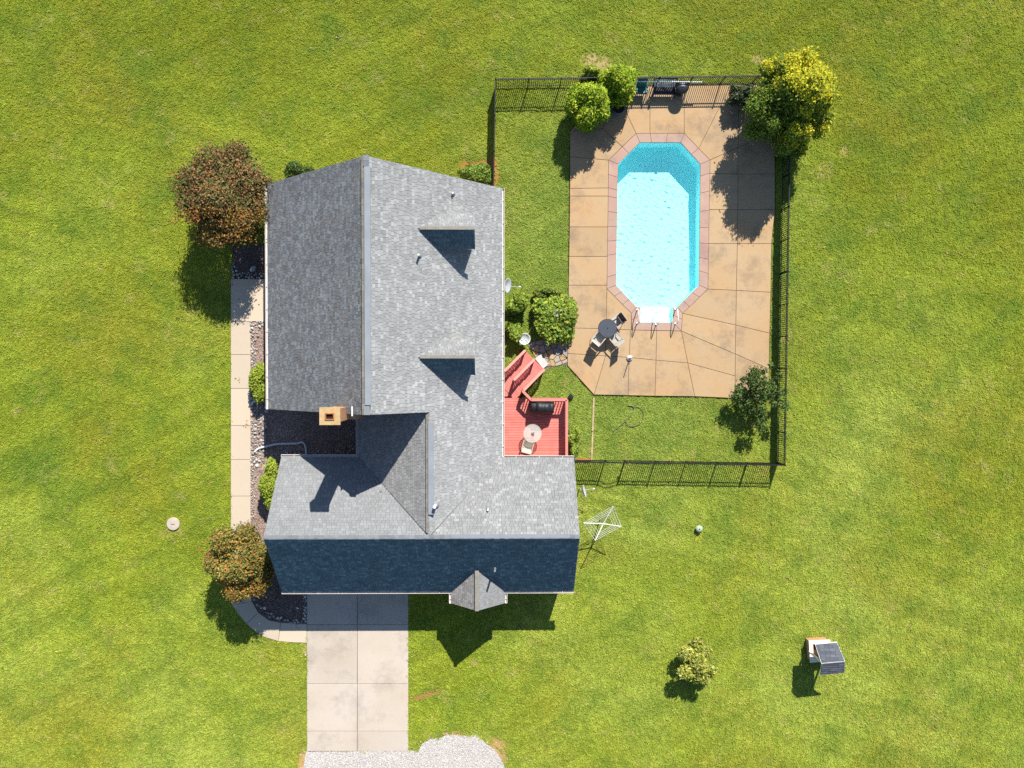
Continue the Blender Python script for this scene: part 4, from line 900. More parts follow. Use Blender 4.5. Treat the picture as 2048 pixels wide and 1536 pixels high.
for dz_ in (0, -.2): MB().tube([gu * (.03 * gl2 + .94 * gl2 * t) + Vector((0, 0, arc(t) + dz_)) for t in np.linspace(0, 1, 11)], .016, 6).build('arched_rail', 'black_metal', gt, False, O)
MB().beam(gu * .05 + Vector((0, 0, .15)), gu * (gl2 - .05) + Vector((0, 0, .15)), .028, .03).build('bottom_rail', 'black_metal', gt, False, O)
MB().box(tuple(gu * (gl2 - .08) + Vector((0, 0, .95))), (.06, .05, .12)).build('latch', 'black_metal', gt, False, O)

# ------------------------------------------------------------------ yard things
def dish(label, at, mast, size, tilt, az, arm=.55):
    """offset dish: shallow oval bowl on a mast, feed arm with receiver"""
    d = thing('satellite_dish', label, 'satellite dish', at); Mx = Matrix.Rotation(az, 3, 'Z') @ Matrix.Rotation(tilt, 3, 'Y'); top = Vector((0, 0, mast))
    mb = MB(); mb.tube([(0, 0, 0), (0, 0, mast)], .025, 8); mb.build('mast', 'dish_grey', d, False, O)
    prof = [(r * size, .16 * size * r * r * 2 + .03) for r in (0.05, .3, .6, .85, 1.0)]; prof += [(size, .16 * size * 2 + .045), (.85 * size, .16 * size * 1.5 + .05), (.05 * size, .05)]
    MB().lathe(prof, tuple(top), 28, Mx).build('reflector', 'dish_grey', d, True, O)
    a = top + Mx @ Vector((size * .95, 0, .1)); b2 = top + Mx @ Vector((size * .5, 0, arm)); MB().tube([a, b2], .016, 6).build('feed_arm', 'dish_grey', d, False, O); MB().tube([b2, b2 + Mx @ Vector((-.1, 0, -.06))], .04, 8).build('receiver', 'pvc_white', d, False, O)
dp = P(1011, 571, 2.2); dish('white satellite dish mounted at the east eave of the main house', (dp[0] - .02, dp[1], 1.2), 1.0, .40, math.radians(64), -0.12, .80)
dp = P(1168, 984, 1.5); dish('white satellite dish on a mast between the fence and the clothes dryer', (dp[0] - .1, dp[1], 0), 1.45, .36, math.radians(78), .25, .66)
# rotary clothes dryer
cl = [P(u, v, 1.85) for u, v in ((1226.6, 1012.4), (1242.5, 1053), (1190.3, 1081), (1167, 1046))]; hb = P(1206.7, 1047.6, 1.55)
base = P(1198.5, 1035.5, 0); rd = thing('rotary_dryer', 'white rotary clothes dryer with strung lines on the lawn beside the garage', 'clothes dryer', (hb[0], hb[1], 0)); B_ = Vector((hb[0], hb[1], 0))
MB().tube([(0, 0, 0), (0, 0, 1.62)], .024, 8).build('pole', 'lead_grey', rd, False, O); MB().lathe([(.05, 1.5), (.06, 1.55), (.05, 1.62)], O, 12).build('hub', 'pvc_white', rd, False, O)
tips = [Vector(c) - B_ for c in cl]
for t_ in tips: MB().tube([(0, 0, 1.56), t_], .026, 6).build('arm', 'pvc_white', rd, False, O); MB().tube([(0, 0, 1.15), Vector((t_.x * .45, t_.y * .45, 1.66))], .010, 6).build('brace', 'pvc_white', rd, False, O)
for k in range(4):
    f_ = 1 - .15 * k
    for i in range(4):
        a_ = Vector((0, 0, 1.56)).lerp(tips[i], f_); b2 = Vector((0, 0, 1.56)).lerp(tips[(i + 1) % 4], f_); m_ = (a_ + b2) / 2 + Vector((0, 0, -.03)); MB().tube([a_, m_, b2], .010, 4).build('clothes_line', 'rope_white', rd, False, O)
# well house: brick well with white cap under a little shingled roof
zb_ = .68; c4 = [P2(1617.5, 1281.5, zb_), P2(1660.5, 1279.5, zb_), P2(1664, 1322, zb_), P2(1620.5, 1325.5, zb_)]
wl = thing('wishing_well', 'little brick wishing well with white rim and a shingled gable roof on the south-east lawn', 'well', (*np.mean(c4, 0), 0))
def ringwall(name, q, w, z0, z1, mat, prnt):
    q = q if area2(q) > 0 else q[::-1]; i_ = inset(q, w); n = len(q); mb = MB(); mb.add([(*p, z) for z in (z0, z1) for p in q] + [(*p, z) for z in (z0, z1) for p in i_], [(i, (i + 1) % n, n + (i + 1) % n, n + i) for i in range(n)] + [(2 * n + (i + 1) % n, 2 * n + i, 3 * n + i, 3 * n + (i + 1) % n) for i in range(n)] + [(n + i, n + (i + 1) % n, 3 * n + (i + 1) % n, 3 * n + i) for i in range(n)]); return mb.build(name, mat, prnt)
ringwall('brick_curb', inset(c4, .06), .20, 0, zb_ - .05, 'chimney_brick', wl); ringwall('rim', c4, .20, zb_ - .05, zb_, 'trim_white', wl); MB().prism(inset(c4, .25), 0, .25).build('well_bottom', 'soil', wl)
wc = np.mean(c4, 0); zr_, ze_ = 2.35, 1.80
ra, rb = np.array(P2(1643, 1327, zr_)), np.array(P2(1690, 1322.5, zr_)); na_, nb_ = np.array(P2(1630, 1288, ze_)), np.array(P2(1674, 1284, ze_))
sa_, sb_ = 2 * ra - na_, 2 * rb - nb_; sa_ = ra + (ra - na_) * .95; sb_ = rb + (rb - nb_) * .95
gN = lambda x, y: zr_ - (zr_ - ze_) * abs((y - (ra[1] + (x - ra[0]) * (rb[1] - ra[1]) / (rb[0] - ra[0]))) / (na_[1] - ra[1]))
mb = MB(); roof_slab(mb, [tuple(ra), tuple(rb), tuple(nb_), tuple(na_)], gN, .05); roof_slab(mb, [tuple(sa_), tuple(sb_), tuple(rb), tuple(ra)], gN, .05); wr_ = mb.build('roof', 'trim_white', wl)
k_ = (zr_ - ze_) / abs(na_[1] - ra[1]); sl_ = (rb[1] - ra[1]) / (rb[0] - ra[0])
PW = [(0.15, 0.16, 0.19), (0.12, 0.13, 0.155), (0.18, 0.19, 0.22)]
lN = lambda x, y: zr_ + .01 - k_ * (y - ra[1] - (x - ra[0]) * sl_); lS = lambda x, y: zr_ + .01 + k_ * (y - ra[1] - (x - ra[0]) * sl_)
shingles(wr_, [inset([tuple(ra), tuple(rb), tuple(nb_), tuple(na_)], .02)], lN, (0, -1), PW, [3, 2, 1], 31, .16, .2, .34, .012); shingles(wr_, [inset([tuple(sa_), tuple(sb_), tuple(rb), tuple(ra)], .02)], lS, (0, 1), PW, [3, 2, 1], 32, .16, .2, .34, .012)
mid = (ra + rb) / 2
for q_, tq in ((np.array(c4[0]) * .5 + np.array(c4[3]) * .5, ra * .85 + rb * .15), (np.array(c4[1]) * .5 + np.array(c4[2]) * .5, ra * .15 + rb * .85)):
    MB().beam((*q_, zb_), (*(q_ * .9 + wc * .1), zr_ - .1), .09, .09).build('post', 'trim_white', wl)
MB().tube([(*(np.array(c4[0]) * .5 + np.array(c4[3]) * .5), 1.25), (*(np.array(c4[1]) * .5 + np.array(c4[2]) * .5), 1.25)], .05, 10).build('windlass', 'wood_brown', wl)
MB().lathe([(.10, 1.0), (.13, .78), (.13, .72), (.11, .72)][::-1], (wc[0], wc[1], 0), 14).build('bucket', 'wood_brown', wl)
# septic lid, vent cap, drain grate, timbers, hose, bird bath, drain pipes
q = P(346, 1048, .1); lid = thing('septic_lid', 'round pale concrete lid on the west lawn', 'lid', (q[0], q[1], 0)); MB().lathe([(.36, -.05), (.36, .09), (.34, .11), (.02, .12)], O, 32).build('cover', 'lid_concrete', lid, False, O); MB().tube([(-.1, 0, .10), (-.1, 0, .14), (.1, 0, .14), (.1, 0, .10)], .012, 6).build('lift_handle', 'lead_grey', lid, False, O)
q = P(1399, 1058, .3); vc = thing('vent_cap', 'small round green vent cap on the east lawn', 'vent cap', (q[0], q[1], 0)); MB().tube([(0, 0, -.02), (0, 0, .22)], .10, 14).build('riser', 'cap_green', vc, False, O); MB().lathe([(.19, .20), (.20, .26), (.14, .31), (.03, .33)], O, 20).build('dome', 'cap_green', vc, True, O); MB().lathe([(.03, .33), (.03, .345), (.01, .35)], O, 8).build('bolt', 'black_metal', vc, False, O)
q = P(1141.5, 793, .1); dg = thing('path_light', 'small square black light fixture in the grass below the deck corner', 'light', (q[0], q[1], 0), math.radians(40)); MB().box((0, 0, .06), (.05, .05, .14)).build('stake', 'black_metal', dg, False, O); MB().prism([(-.12, -.12), (.12, -.12), (.12, .12), (-.12, .12)], .13, .22, .03).build('head', 'black_plastic', dg, False, O)
tag(MB().beam((*P2(1187.5, 796), .035), (*P2(1185, 862), .035), .085, .08).build('landscape_timber', 'timber'), 'tan landscape timber running south from the pool deck corner', 'timber'); tag(MB().beam((*P2(1185, 864), .04), (*P2(1183, 921), .04), .085, .08).build('landscape_timber', 'timber'), 'tan landscape timber ending at the south fence', 'timber'); tag(MB().beam((*P2(1154, 918.5), .05), (*P2(1180, 919.5), .05), .12, .10).build('landscape_timber', 'clay'), 'short reddish timber beside the garage corner at the fence', 'timber')
hp = [(1226, 863), (1238, 852), (1250, 842), (1262, 829), (1268, 818), (1264, 812), (1256, 811)]; hp2 = [(1250, 842), (1256, 850), (1264, 852), (1276, 849), (1284, 841), (1287, 829), (1284, 819), (1276, 814), (1269, 815)]
def smooth_line(pts, z, n=6):
    P_ = [Vector((*P2(*p), z)) for p in pts]; out = []
    for i in range(len(P_) - 1):
        p0, p1, p2, p3 = P_[max(i - 1, 0)], P_[i], P_[i + 1], P_[min(i + 2, len(P_) - 1)]
        for k in range(n):
            t = k / n; out.append(.5 * ((2 * p1) + (p2 - p0) * t + (2 * p0 - 5 * p1 + 4 * p2 - p3) * t * t + (3 * p1 - p0 - 3 * p2 + p3) * t ** 3))
    return out + [P_[-1]]
tag(MB().tube(smooth_line(hp + hp2[::-1][1:], .09), .018, 6).build('garden_hose', 'hose_green', None, True), 'dull green garden hose looped on the grass south of the pool deck', 'hose')
q = P(1049, 678, .62); bt = thing('bird_bath', 'round white-rimmed bird bath beside the deck stairs', 'bird bath', (q[0], q[1], 0)); MB().lathe([(.17, 0), (.15, .05), (.06, .12), (.05, .45), (.09, .52), (.29, .60), (.315, .65), (.315, .665), (.27, .665), (.24, .61), (.03, .585)], O, 32).build('basin', 'basin', bt, True, O)
for k in range(3):
    a = math.radians(80 + 120 * k); MB().tube([(.03 * math.cos(a), .03 * math.sin(a), .60), (.28 * math.cos(a), .28 * math.sin(a), .66)], .012, 6).build('spoke', 'pvc_white', bt, False, O)
MB().lathe([(.29, .655), (.325, .655), (.325, .678), (.29, .678), (.29, .655)], O, 36, None, False).build('rim', 'pvc_white', bt, True, O)
tag(MB().tube(smooth_line([(510, 904), (518, 897), (532, 893), (552, 888.5), (576, 887), (596, 886.5), (604, 884), (610, 888), (613, 898), (614, 912), (614, 922)], .10), .055, 8).build('drain_pipe', 'pvc_white', None, True), 'long white flexible drain pipe crossing the shaded planting bed', 'pipe'); tag(MB().tube(smooth_line([(505, 810), (508, 804), (515, 801.5), (526, 801)], .16), .05, 8).build('drain_pipe', 'pvc_white', None, True), 'short white downspout pipe below the boxwood by the walk', 'pipe')
# flagstone landing: irregular stones by a jittered Voronoi cut
fs_ = structure(MB().prism(PP(FLAG), -.1, .02).build('flagstone_path', 'joint_grey')); rf_ = np.random.default_rng(12); fp = PP(FLAG)
fp = fp if area2(fp) > 0 else fp[::-1]; seeds = []
while len(seeds) < 34:
    p = (rf_.uniform(min(x for x, _ in fp), max(x for x, _ in fp)), rf_.uniform(min(y for _, y in fp), max(y for _, y in fp)))
    if inside(fp, np.array([p[0]]), np.array([p[1]]))[0] and all(math.dist(p, s_) > .27 for s_ in seeds): seeds.append(p)
    elif rf_.random() < .0005: break
FT = [(0.46, 0.32, 0.16), (0.40, 0.35, 0.31), (0.34, 0.31, 0.30), (0.50, 0.38, 0.22), (0.42, 0.36, 0.29)]
for p in seeds:
    cell = [(p[0] - 1, p[1] - 1), (p[0] + 1, p[1] - 1), (p[0] + 1, p[1] + 1), (p[0] - 1, p[1] + 1)]
    for s_ in seeds:
        if s_ == p: continue
        m_ = ((p[0] + s_[0]) / 2, (p[1] + s_[1]) / 2); dx, dy = s_[0] - p[0], s_[1] - p[1]; big = 5
        hp_ = [(m_[0] + dy * big, m_[1] - dx * big), (m_[0] - dy * big, m_[1] + dx * big), (m_[0] - dy * big - dx * big, m_[1] + dx * big - dy * big), (m_[0] + dy * big - dx * big, m_[1] - dx * big - dy * big)]
        hp_ = hp_ if area2(hp_) > 0 else hp_[::-1]
        cell = clip(cell, hp_)
        if len(cell) < 3: break
    cell = clip(cell, [fp[i] for i in range(len(fp))]) if len(cell) >= 3 else cell
    if len(cell) < 3 or abs(area2(cell)) < .03: continue
    mb = MB().prism(inset(cell, .018), 0, .05 + rf_.uniform(0, .012), .008); k = FT[rf_.integers(len(FT))]; mb.t = [k] * len(mb.f); mb.build('flagstone', 'stone_tone', fs_)
sm_ = P(1083.5, 723, .1); so = thing('step_stone', 'pale rectangular stone slab at the foot of the red stairs', 'stone', (sm_[0], sm_[1], 0), math.radians(-50)); MB().prism([(-.36, -.20), (.36, -.20), (.37, .19), (-.35, .21)], .0, .11, .015).build('slab', 'stone_white', so, False, O)

# ------------------------------------------------------------------ plants: leaf-sized faces spread through clumped crowns
def lumps_in(env, k, r, lo=.35, hi=.55, seed=0, cone=0.0, reach=.82):
    """clumps set on and within an ellipsoid (or towards a cone): (centre, radii)"""
    R_ = np.random.default_rng(seed); out = []
    for i in range(k):
        d = R_.normal(size=3); d /= np.linalg.norm(d); q = R_.uniform(.45, reach); p = d * q
        f = R_.uniform(lo, hi); taper = 1 - cone * max(0, (p[2] + .6) / 1.6)
        out.append((np.array([p[0] * env[0] * taper, p[1] * env[1] * taper, p[2] * env[2]]), np.array([env[0] * taper, env[1] * taper, env[2] * .9]) * f))
    return out
def foliage(parent, lumps, n, size, pal, seed, up=.3, aspect=1.7, inner=.62, flowers=None, tint=None, name='crown', jitter=.12, droop=0):
    R_ = np.random.default_rng(seed); C_ = np.array([l[0] for l in lumps]); Rd = np.array([l[1] for l in lumps])
    w = (Rd[:, 0] * Rd[:, 2]); w = w / w.sum(); li = R_.choice(len(lumps), size=int(n * 1.7), p=w)
    d = R_.normal(size=(len(li), 3)); d /= np.linalg.norm(d, axis=1)[:, None]; q = 1 - R_.random(len(li)) ** 1.6 * .38
    q *= 1 + R_.normal(0, jitter, len(li)); p = C_[li] + d * Rd[li] * q[:, None]
    best = np.min(np.stack([np.linalg.norm((p - c) / r, axis=1) for c, r in zip(C_, Rd)]), axis=0)
    k = (best > inner) & (p[:, 2] + parent.location.z > .03); p, d, li = p[k][:n], d[k][:n], li[k][:n]; m = len(p)
    nr = d * .55 + R_.normal(size=(m, 3)) * .55 + np.array([0, 0, up]); nr /= np.linalg.norm(nr, axis=1)[:, None]
    a = np.cross(nr, R_.normal(size=(m, 3))); a /= np.linalg.norm(a, axis=1)[:, None]; b = np.cross(nr, a)
    s_ = size * R_.uniform(.6, 1.35, m)[:, None]; aa, bb = a * s_ * aspect / 2, b * s_ / 2; fold = nr * s_ * .12
    V = np.stack([p - aa, p + bb * .9 + fold, p + aa, p - bb * .9 + fold], 1).reshape(-1, 3)
    pal = np.array(pal); ci = R_.integers(len(pal), size=m); lt = R_.uniform(.82, 1.18, len(lumps))[li]
    T = pal[ci] * lt[:, None] * R_.uniform(.8, 1.2, m)[:, None]
    if tint is not None: T = tint(p, d, T, R_, li)
    return link(name, quads_mesh(name, V, m, T, 'leaf'), parent)
def stems(parent, base, ends, r0, r1, name='trunk'):
    mb = MB(); 
    for e in ends:
        e = Vector(e); b0 = Vector(base); m_ = b0.lerp(e, .5) + Vector((random.uniform(-.06, .06), random.uniform(-.06, .06), .05)); mb.tube([b0, b0.lerp(m_, .5), m_, e], [r0, r0 * .85, (r0 + r1) / 2, r1], 7)
    return mb.build(name, 'bark', parent, True, (0, 0, 0))
def shrub(name, label, cat, u, v, zc, env, n, size, pal, seed, k=16, r=None, group=None, tint=None, up=.3, aspect=1.7, cone=0, flowers=None, lo=.35, hi=.55, rise=.02, extra=(), inner=.62, jitter=.12, trunk_r=.05, nst=6, reach=.82):
    c = P(u, v, zc); o = thing(name, label, cat, (c[0], c[1], 0), 0, group)
    L_ = lumps_in(env, k, r, lo, hi, seed, cone, reach); L_ = [(c_ + np.array([0, 0, zc]), r_) for c_, r_ in L_] + [(np.array(e[0]) + np.array([0, 0, zc]), np.array(e[1])) for e in extra]
    foliage(o, L_, n, size, pal, seed + 100, up, aspect, inner, None, tint, 'crown', jitter)
    stems(o, (0, 0, -.05), [tuple(L_[i % len(L_)][0]) for i in range(nst)], trunk_r, trunk_r * .3)
    if flowers:
        R_ = np.random.default_rng(seed + 9); nf, fs, col, where = flowers
        for i in range(nf):
            q = where(R_); mb = MB()
            for j in range(14):
                g = Vector(q) + Vector(R_.normal(0, fs * .5, 3)); t_ = R_.uniform(.02, .04); x, y = Vector(R_.normal(0, 1, 3)).normalized() * t_, Vector(R_.normal(0, 1, 3)).normalized() * t_
                mb.add([g - x, g - y, g + x, g + y], [(0, 1, 2, 3)], tuple(np.array(col) * R_.uniform(.7, 1.3)))
            mb.build('blossom', 'leaf', o, False, (0, 0, 0))
    return o
GREEN_Y = [(0.24, 0.31, 0.032), (0.29, 0.36, 0.045), (0.17, 0.25, 0.03), (0.34, 0.38, 0.055)]
GREEN_D = [(0.065, 0.12, 0.028), (0.09, 0.15, 0.03), (0.13, 0.19, 0.04), (0.05, 0.09, 0.025)]
GREEN_M = [(0.14, 0.22, 0.03), (0.19, 0.28, 0.04), (0.10, 0.17, 0.028), (0.24, 0.31, 0.05)]
MYRT = [(0.26, 0.12, 0.055), (0.11, 0.13, 0.04), (0.34, 0.16, 0.06), (0.09, 0.12, 0.035), (0.11, 0.14, 0.04), (0.20, 0.15, 0.055), (0.26, 0.15, 0.07)]
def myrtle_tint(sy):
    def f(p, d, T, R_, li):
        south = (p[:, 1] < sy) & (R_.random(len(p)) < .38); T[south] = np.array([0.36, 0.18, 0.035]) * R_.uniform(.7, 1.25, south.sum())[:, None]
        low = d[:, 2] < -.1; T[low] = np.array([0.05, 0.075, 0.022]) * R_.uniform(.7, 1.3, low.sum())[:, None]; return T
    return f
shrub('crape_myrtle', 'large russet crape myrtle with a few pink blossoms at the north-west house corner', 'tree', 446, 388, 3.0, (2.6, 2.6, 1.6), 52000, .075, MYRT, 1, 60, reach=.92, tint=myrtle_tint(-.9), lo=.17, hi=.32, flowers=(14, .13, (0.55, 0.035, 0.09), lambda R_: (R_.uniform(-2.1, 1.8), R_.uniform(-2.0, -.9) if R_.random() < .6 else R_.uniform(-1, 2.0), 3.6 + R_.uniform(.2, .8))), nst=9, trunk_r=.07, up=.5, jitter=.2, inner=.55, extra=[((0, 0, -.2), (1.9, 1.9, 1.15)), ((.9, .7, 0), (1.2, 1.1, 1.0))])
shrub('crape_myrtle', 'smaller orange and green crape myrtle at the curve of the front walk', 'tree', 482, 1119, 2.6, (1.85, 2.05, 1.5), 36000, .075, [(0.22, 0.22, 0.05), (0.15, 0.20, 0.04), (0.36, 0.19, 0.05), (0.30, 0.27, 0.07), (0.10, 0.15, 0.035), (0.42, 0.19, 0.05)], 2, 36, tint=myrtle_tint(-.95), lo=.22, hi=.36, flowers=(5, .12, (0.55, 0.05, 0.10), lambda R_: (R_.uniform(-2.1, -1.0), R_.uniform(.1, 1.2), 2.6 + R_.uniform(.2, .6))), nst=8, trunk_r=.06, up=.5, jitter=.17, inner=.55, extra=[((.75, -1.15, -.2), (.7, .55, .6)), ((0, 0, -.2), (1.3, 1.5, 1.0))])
shrub('boxwood', 'clipped yellow-green boxwood between the front walk and the house wall', 'shrub', 521, 766, .65, (.62, .98, .62), 7000, .075, GREEN_Y, 3, 16, up=.6)
shrub('boxwood', 'yellow-green shrub beside the garage wing, just north of the small crape myrtle', 'shrub', 541, 968, .75, (.60, 1.12, .72), 8000, .075, GREEN_Y, 4, 16, up=.6)
shrub('evergreen_shrub', 'dark evergreen shrub behind the north gable of the house', 'shrub', 601, 350, .6, (.85, .65, .6), 6000, .07, GREEN_D, 5, 16, up=.5)
shrub('evergreen_shrub', 'glossy green shrub on red soil at the north-east house corner', 'shrub', 946, 352, .6, (1.05, .55, .6), 7000, .075, GREEN_M, 6, 16, up=.5)
shrub('hydrangea', 'large rounded leafy shrub between the house and the pool deck', 'shrub', 1113, 632, .62, (1.16, 1.28, .62), 9000, .14, GREEN_Y + GREEN_M, 7, 22, up=.9, aspect=1.3, flowers=(5, .06, (0.55, 0.55, 0.65), lambda R_: (R_.uniform(-.7, .5), R_.uniform(-.2, .8), 1.2)))
shrub('loose_shrub', 'ragged light green shrub against the house wall under the satellite dish', 'shrub', 1036, 607, .7, (.72, .75, .7), 5500, .10, GREEN_Y + GREEN_M, 8, 14, up=.5, lo=.25, hi=.42)
shrub('loose_shrub', 'loose green shrub against the house wall beside the bird bath', 'shrub', 1030, 664, .5, (.62, .75, .5), 4500, .10, GREEN_Y + GREEN_M, 9, 13, up=.5, lo=.25, hi=.42)
shrub('loose_shrub', 'thin brownish shrub behind the large rounded shrub by the pool deck', 'shrub', 1092, 588, .5, (.75, .40, .5), 3000, .085, GREEN_M + [(0.16, 0.11, 0.05)], 10, 12, lo=.22, hi=.38)
def arb_tint(p, d, T, R_, li):
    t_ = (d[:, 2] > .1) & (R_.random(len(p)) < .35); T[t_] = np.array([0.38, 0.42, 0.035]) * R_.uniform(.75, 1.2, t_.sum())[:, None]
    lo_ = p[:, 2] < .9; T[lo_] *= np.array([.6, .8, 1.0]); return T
ARB = [(0.15, 0.27, 0.014), (0.21, 0.33, 0.016), (0.09, 0.18, 0.012), (0.28, 0.37, 0.018)]
shrub('arborvitae', 'larger globe-shaped conifer at the west corner of the pool deck', 'conifer', 1178, 212, 1.5, (1.12, 1.12, 1.45), 22000, .075, ARB, 11, 50, tint=arb_tint, up=.9, aspect=2.4, lo=.36, hi=.46)
shrub('arborvitae', 'smaller globe-shaped conifer at the north fence beside the teal chair', 'conifer', 1236, 171, 1.35, (.95, .95, 1.3), 16000, .075, ARB, 12, 46, tint=arb_tint, up=.9, aspect=2.4, lo=.36, hi=.46)
shrub('loose_shrub', 'pale green shrub poking over the fence behind the larger globe conifer', 'shrub', 1176, 150, .8, (.70, .35, .8), 3500, .085, GREEN_Y, 13, 10, up=.5)
def gold_tint(p, d, T, R_, li):
    tip = (p[:, 0] * .5 + p[:, 1] * .75 + (p[:, 2] - 2.6) * .45) / 1.5 * .6 + R_.normal(0, .3, len(p)) + .65 * np.sin(li * 2.4); k = (tip > -.05) & (d @ np.array([.35, .55, .75]) > -.1)
    T[k] = np.array([[0.50, 0.46, 0.03], [0.40, 0.42, 0.03], [0.58, 0.50, 0.02], [0.34, 0.38, 0.03]])[R_.integers(4, size=k.sum())] * R_.uniform(.75, 1.2, k.sum())[:, None]; return T
shrub('golden_conifer', 'tall golden-tipped conifer over the north-east corner of the pool fence', 'conifer', 1577, 212, 2.6, (2.45, 2.75, 2.8), 80000, .08, [(0.12, 0.19, 0.028), (0.16, 0.23, 0.03), (0.20, 0.25, 0.03), (0.08, 0.14, 0.024)], 14, 64, tint=gold_tint, up=.35, aspect=2.0, cone=.30, lo=.13, hi=.25, inner=.5, jitter=.28, reach=1.0, trunk_r=.13, nst=12, extra=[((.1, .1, 1.9), (.8, .8, 1.2)), ((0, 0, 0), (1.2, 1.2, 1.9)), ((1.3, .9, .9), (.6, .6, .7)), ((.9, -.3, .9), (.7, .7, .9))])
shrub('climbing_vine', 'dark grey-green vine growing over the fence beside the golden conifer', 'vine', 1481, 190, .8, (.85, .62, .7), 4500, .08, [(0.06, 0.09, 0.04), (0.09, 0.115, 0.06), (0.045, 0.065, 0.035), (0.12, 0.13, 0.07)], 15, 26, lo=.22, hi=.36, jitter=.25)
shrub('young_tree', 'open dark green young tree at the south-east corner of the pool deck', 'tree', 1517, 784, 1.4, (1.5, 1.8, .9), 4300, .085, GREEN_D + [(0.10, 0.15, 0.04)], 16, 34, lo=.09, hi=.22, inner=.3, jitter=.32, reach=1.0, trunk_r=.045, nst=22)
shrub('loose_shrub', 'small yellow-green shrub against the outer side of the red deck', 'shrub', 1147, 882, .6, (.42, .85, .6), 4000, .085, GREEN_Y + GREEN_M, 17, 13, lo=.25, hi=.42)
shrub('holly_bush', 'small upright holly with pale leaf edges standing alone on the south-east lawn', 'shrub', 1397, 1328, .95, (1.22, 1.05, .85), 8500, .095, [(0.33, 0.36, 0.045), (0.20, 0.26, 0.04), (0.44, 0.44, 0.08), (0.46, 0.43, 0.15)], 18, 26, lo=.20, hi=.36, reach=.95, extra=[((-.05, 1.0, -.1), (.3, .42, .4))], jitter=.18)

# ------------------------------------------------------------------ loose stones
def stone_mesh(mb, c, r, R_, tone):
    v0 = [(1, 0, 0), (-1, 0, 0), (0, 1, 0), (0, -1, 0), (0, 0, 1), (0, 0, -1), (.6, .6, .55), (-.6, .6, .55), (-.6, -.6, .55), (.6, -.6, .55)]
    s_ = R_.uniform(.65, 1.2, 3) * r; a = R_.uniform(0, 6.28); vs = []
    for x, y, z in v0:
        k = R_.uniform(.82, 1.12); x, y, z = x * s_[0] * k, y * s_[1] * k, z * s_[2] * .7 * k; vs.append((c[0] + x * math.cos(a) - y * math.sin(a), c[1] + x * math.sin(a) + y * math.cos(a), c[2] + z))
    mb.add(vs, [(4, 6, 7), (4, 7, 8), (4, 8, 9), (4, 9, 6), (0, 2, 6), (2, 1, 7), (1, 3, 8), (3, 0, 9), (6, 2, 7), (7, 1, 8), (8, 3, 9), (9, 0, 6), (2, 0, 5), (1, 2, 5), (3, 1, 5), (0, 3, 5)], tone)
RS = np.random.default_rng(21); ROCK = [(0.50, 0.47, 0.44), (0.36, 0.34, 0.33), (0.58, 0.54, 0.50), (0.28, 0.27, 0.27), (0.44, 0.38, 0.31)]
mb = MB(); put = []
def scatter(n, reg, r0, r1, gap=.8):
    for _ in range(n * 3):
        u, v = reg(); x, y = P2(u, v); r = RS.uniform(r0, r1)
        if any((x - a) ** 2 + (y - b) ** 2 < ((r + c) * gap) ** 2 for a, b, c in put): continue
        put.append((x, y, r)); stone_mesh(mb, (x, y, .01 + r * .35), r, RS, tuple(np.array(ROCK[RS.integers(5)]) * RS.uniform(.85, 1.15)))
scatter(70, lambda: (RS.uniform(502, 532), RS.uniform(644, 654)), .06, .11); scatter(60, lambda: (502 + abs(RS.normal(0, 5)), RS.uniform(654, 735)), .05, .10)
scatter(330, lambda: (RS.uniform(502, 503 + 32 * math.exp(-((RS.uniform(795, 925) - 850) / 90) ** 2)), RS.uniform(796, 925)), .05, .115); scatter(40, lambda: (502 + abs(RS.normal(0, 3)), RS.uniform(925, 1040)), .04, .08)
scatter(70, lambda: (RS.uniform(545, 715), 906 + RS.normal(0, 3.5)), .05, .10); scatter(46, lambda: (RS.uniform(466, 534), RS.uniform(546, 557)), .05, .10); scatter(16, lambda: (RS.uniform(465, 474), RS.uniform(525, 548)), .05, .10)
scatter(26, lambda: (lambda t: (612 - 108 * t ** .9 + RS.normal(0, 2), 1243 - 46 * t ** 2.6 + RS.normal(0, 2)))(RS.uniform(0, 1)), .05, .11); scatter(22, lambda: (611 + RS.normal(0, 1.5), RS.uniform(1185, 1244)), .05, .10); scatter(60, lambda: (RS.uniform(700, 716), RS.uniform(850, 905)), .03, .07)
stuff(tag(mb.build('river_rocks', 'stone_tone'), 'grey and white river rocks edging the planting beds', 'rocks'))
def rock(label, u, v, r, tone, z=.05):
    mb = MB(); c = P(u, v, z); stone_mesh(mb, (0, 0, z), r, RS, tone); mb.build('rock', 'stone_tone', None, False, (0, 0, 0)).location = (c[0], c[1], 0); tag(COL.objects[-1], label, 'rock')
rock('tall grey stone standing in the shaded bed below the large crape myrtle', 505.5, 538, .22, (0.42, 0.40, 0.38), .12); rock('single white rock lying on the gravel bed beside the front walk', 514, 931, .11, (0.66, 0.63, 0.60)); rock('single pale rock in the dark bed beside the driveway', 595, 1216, .09, (0.6, 0.58, 0.55)); rock('white rock on the grass edge left of the driveway', 611, 1310, .09, (0.66, 0.6, 0.52))
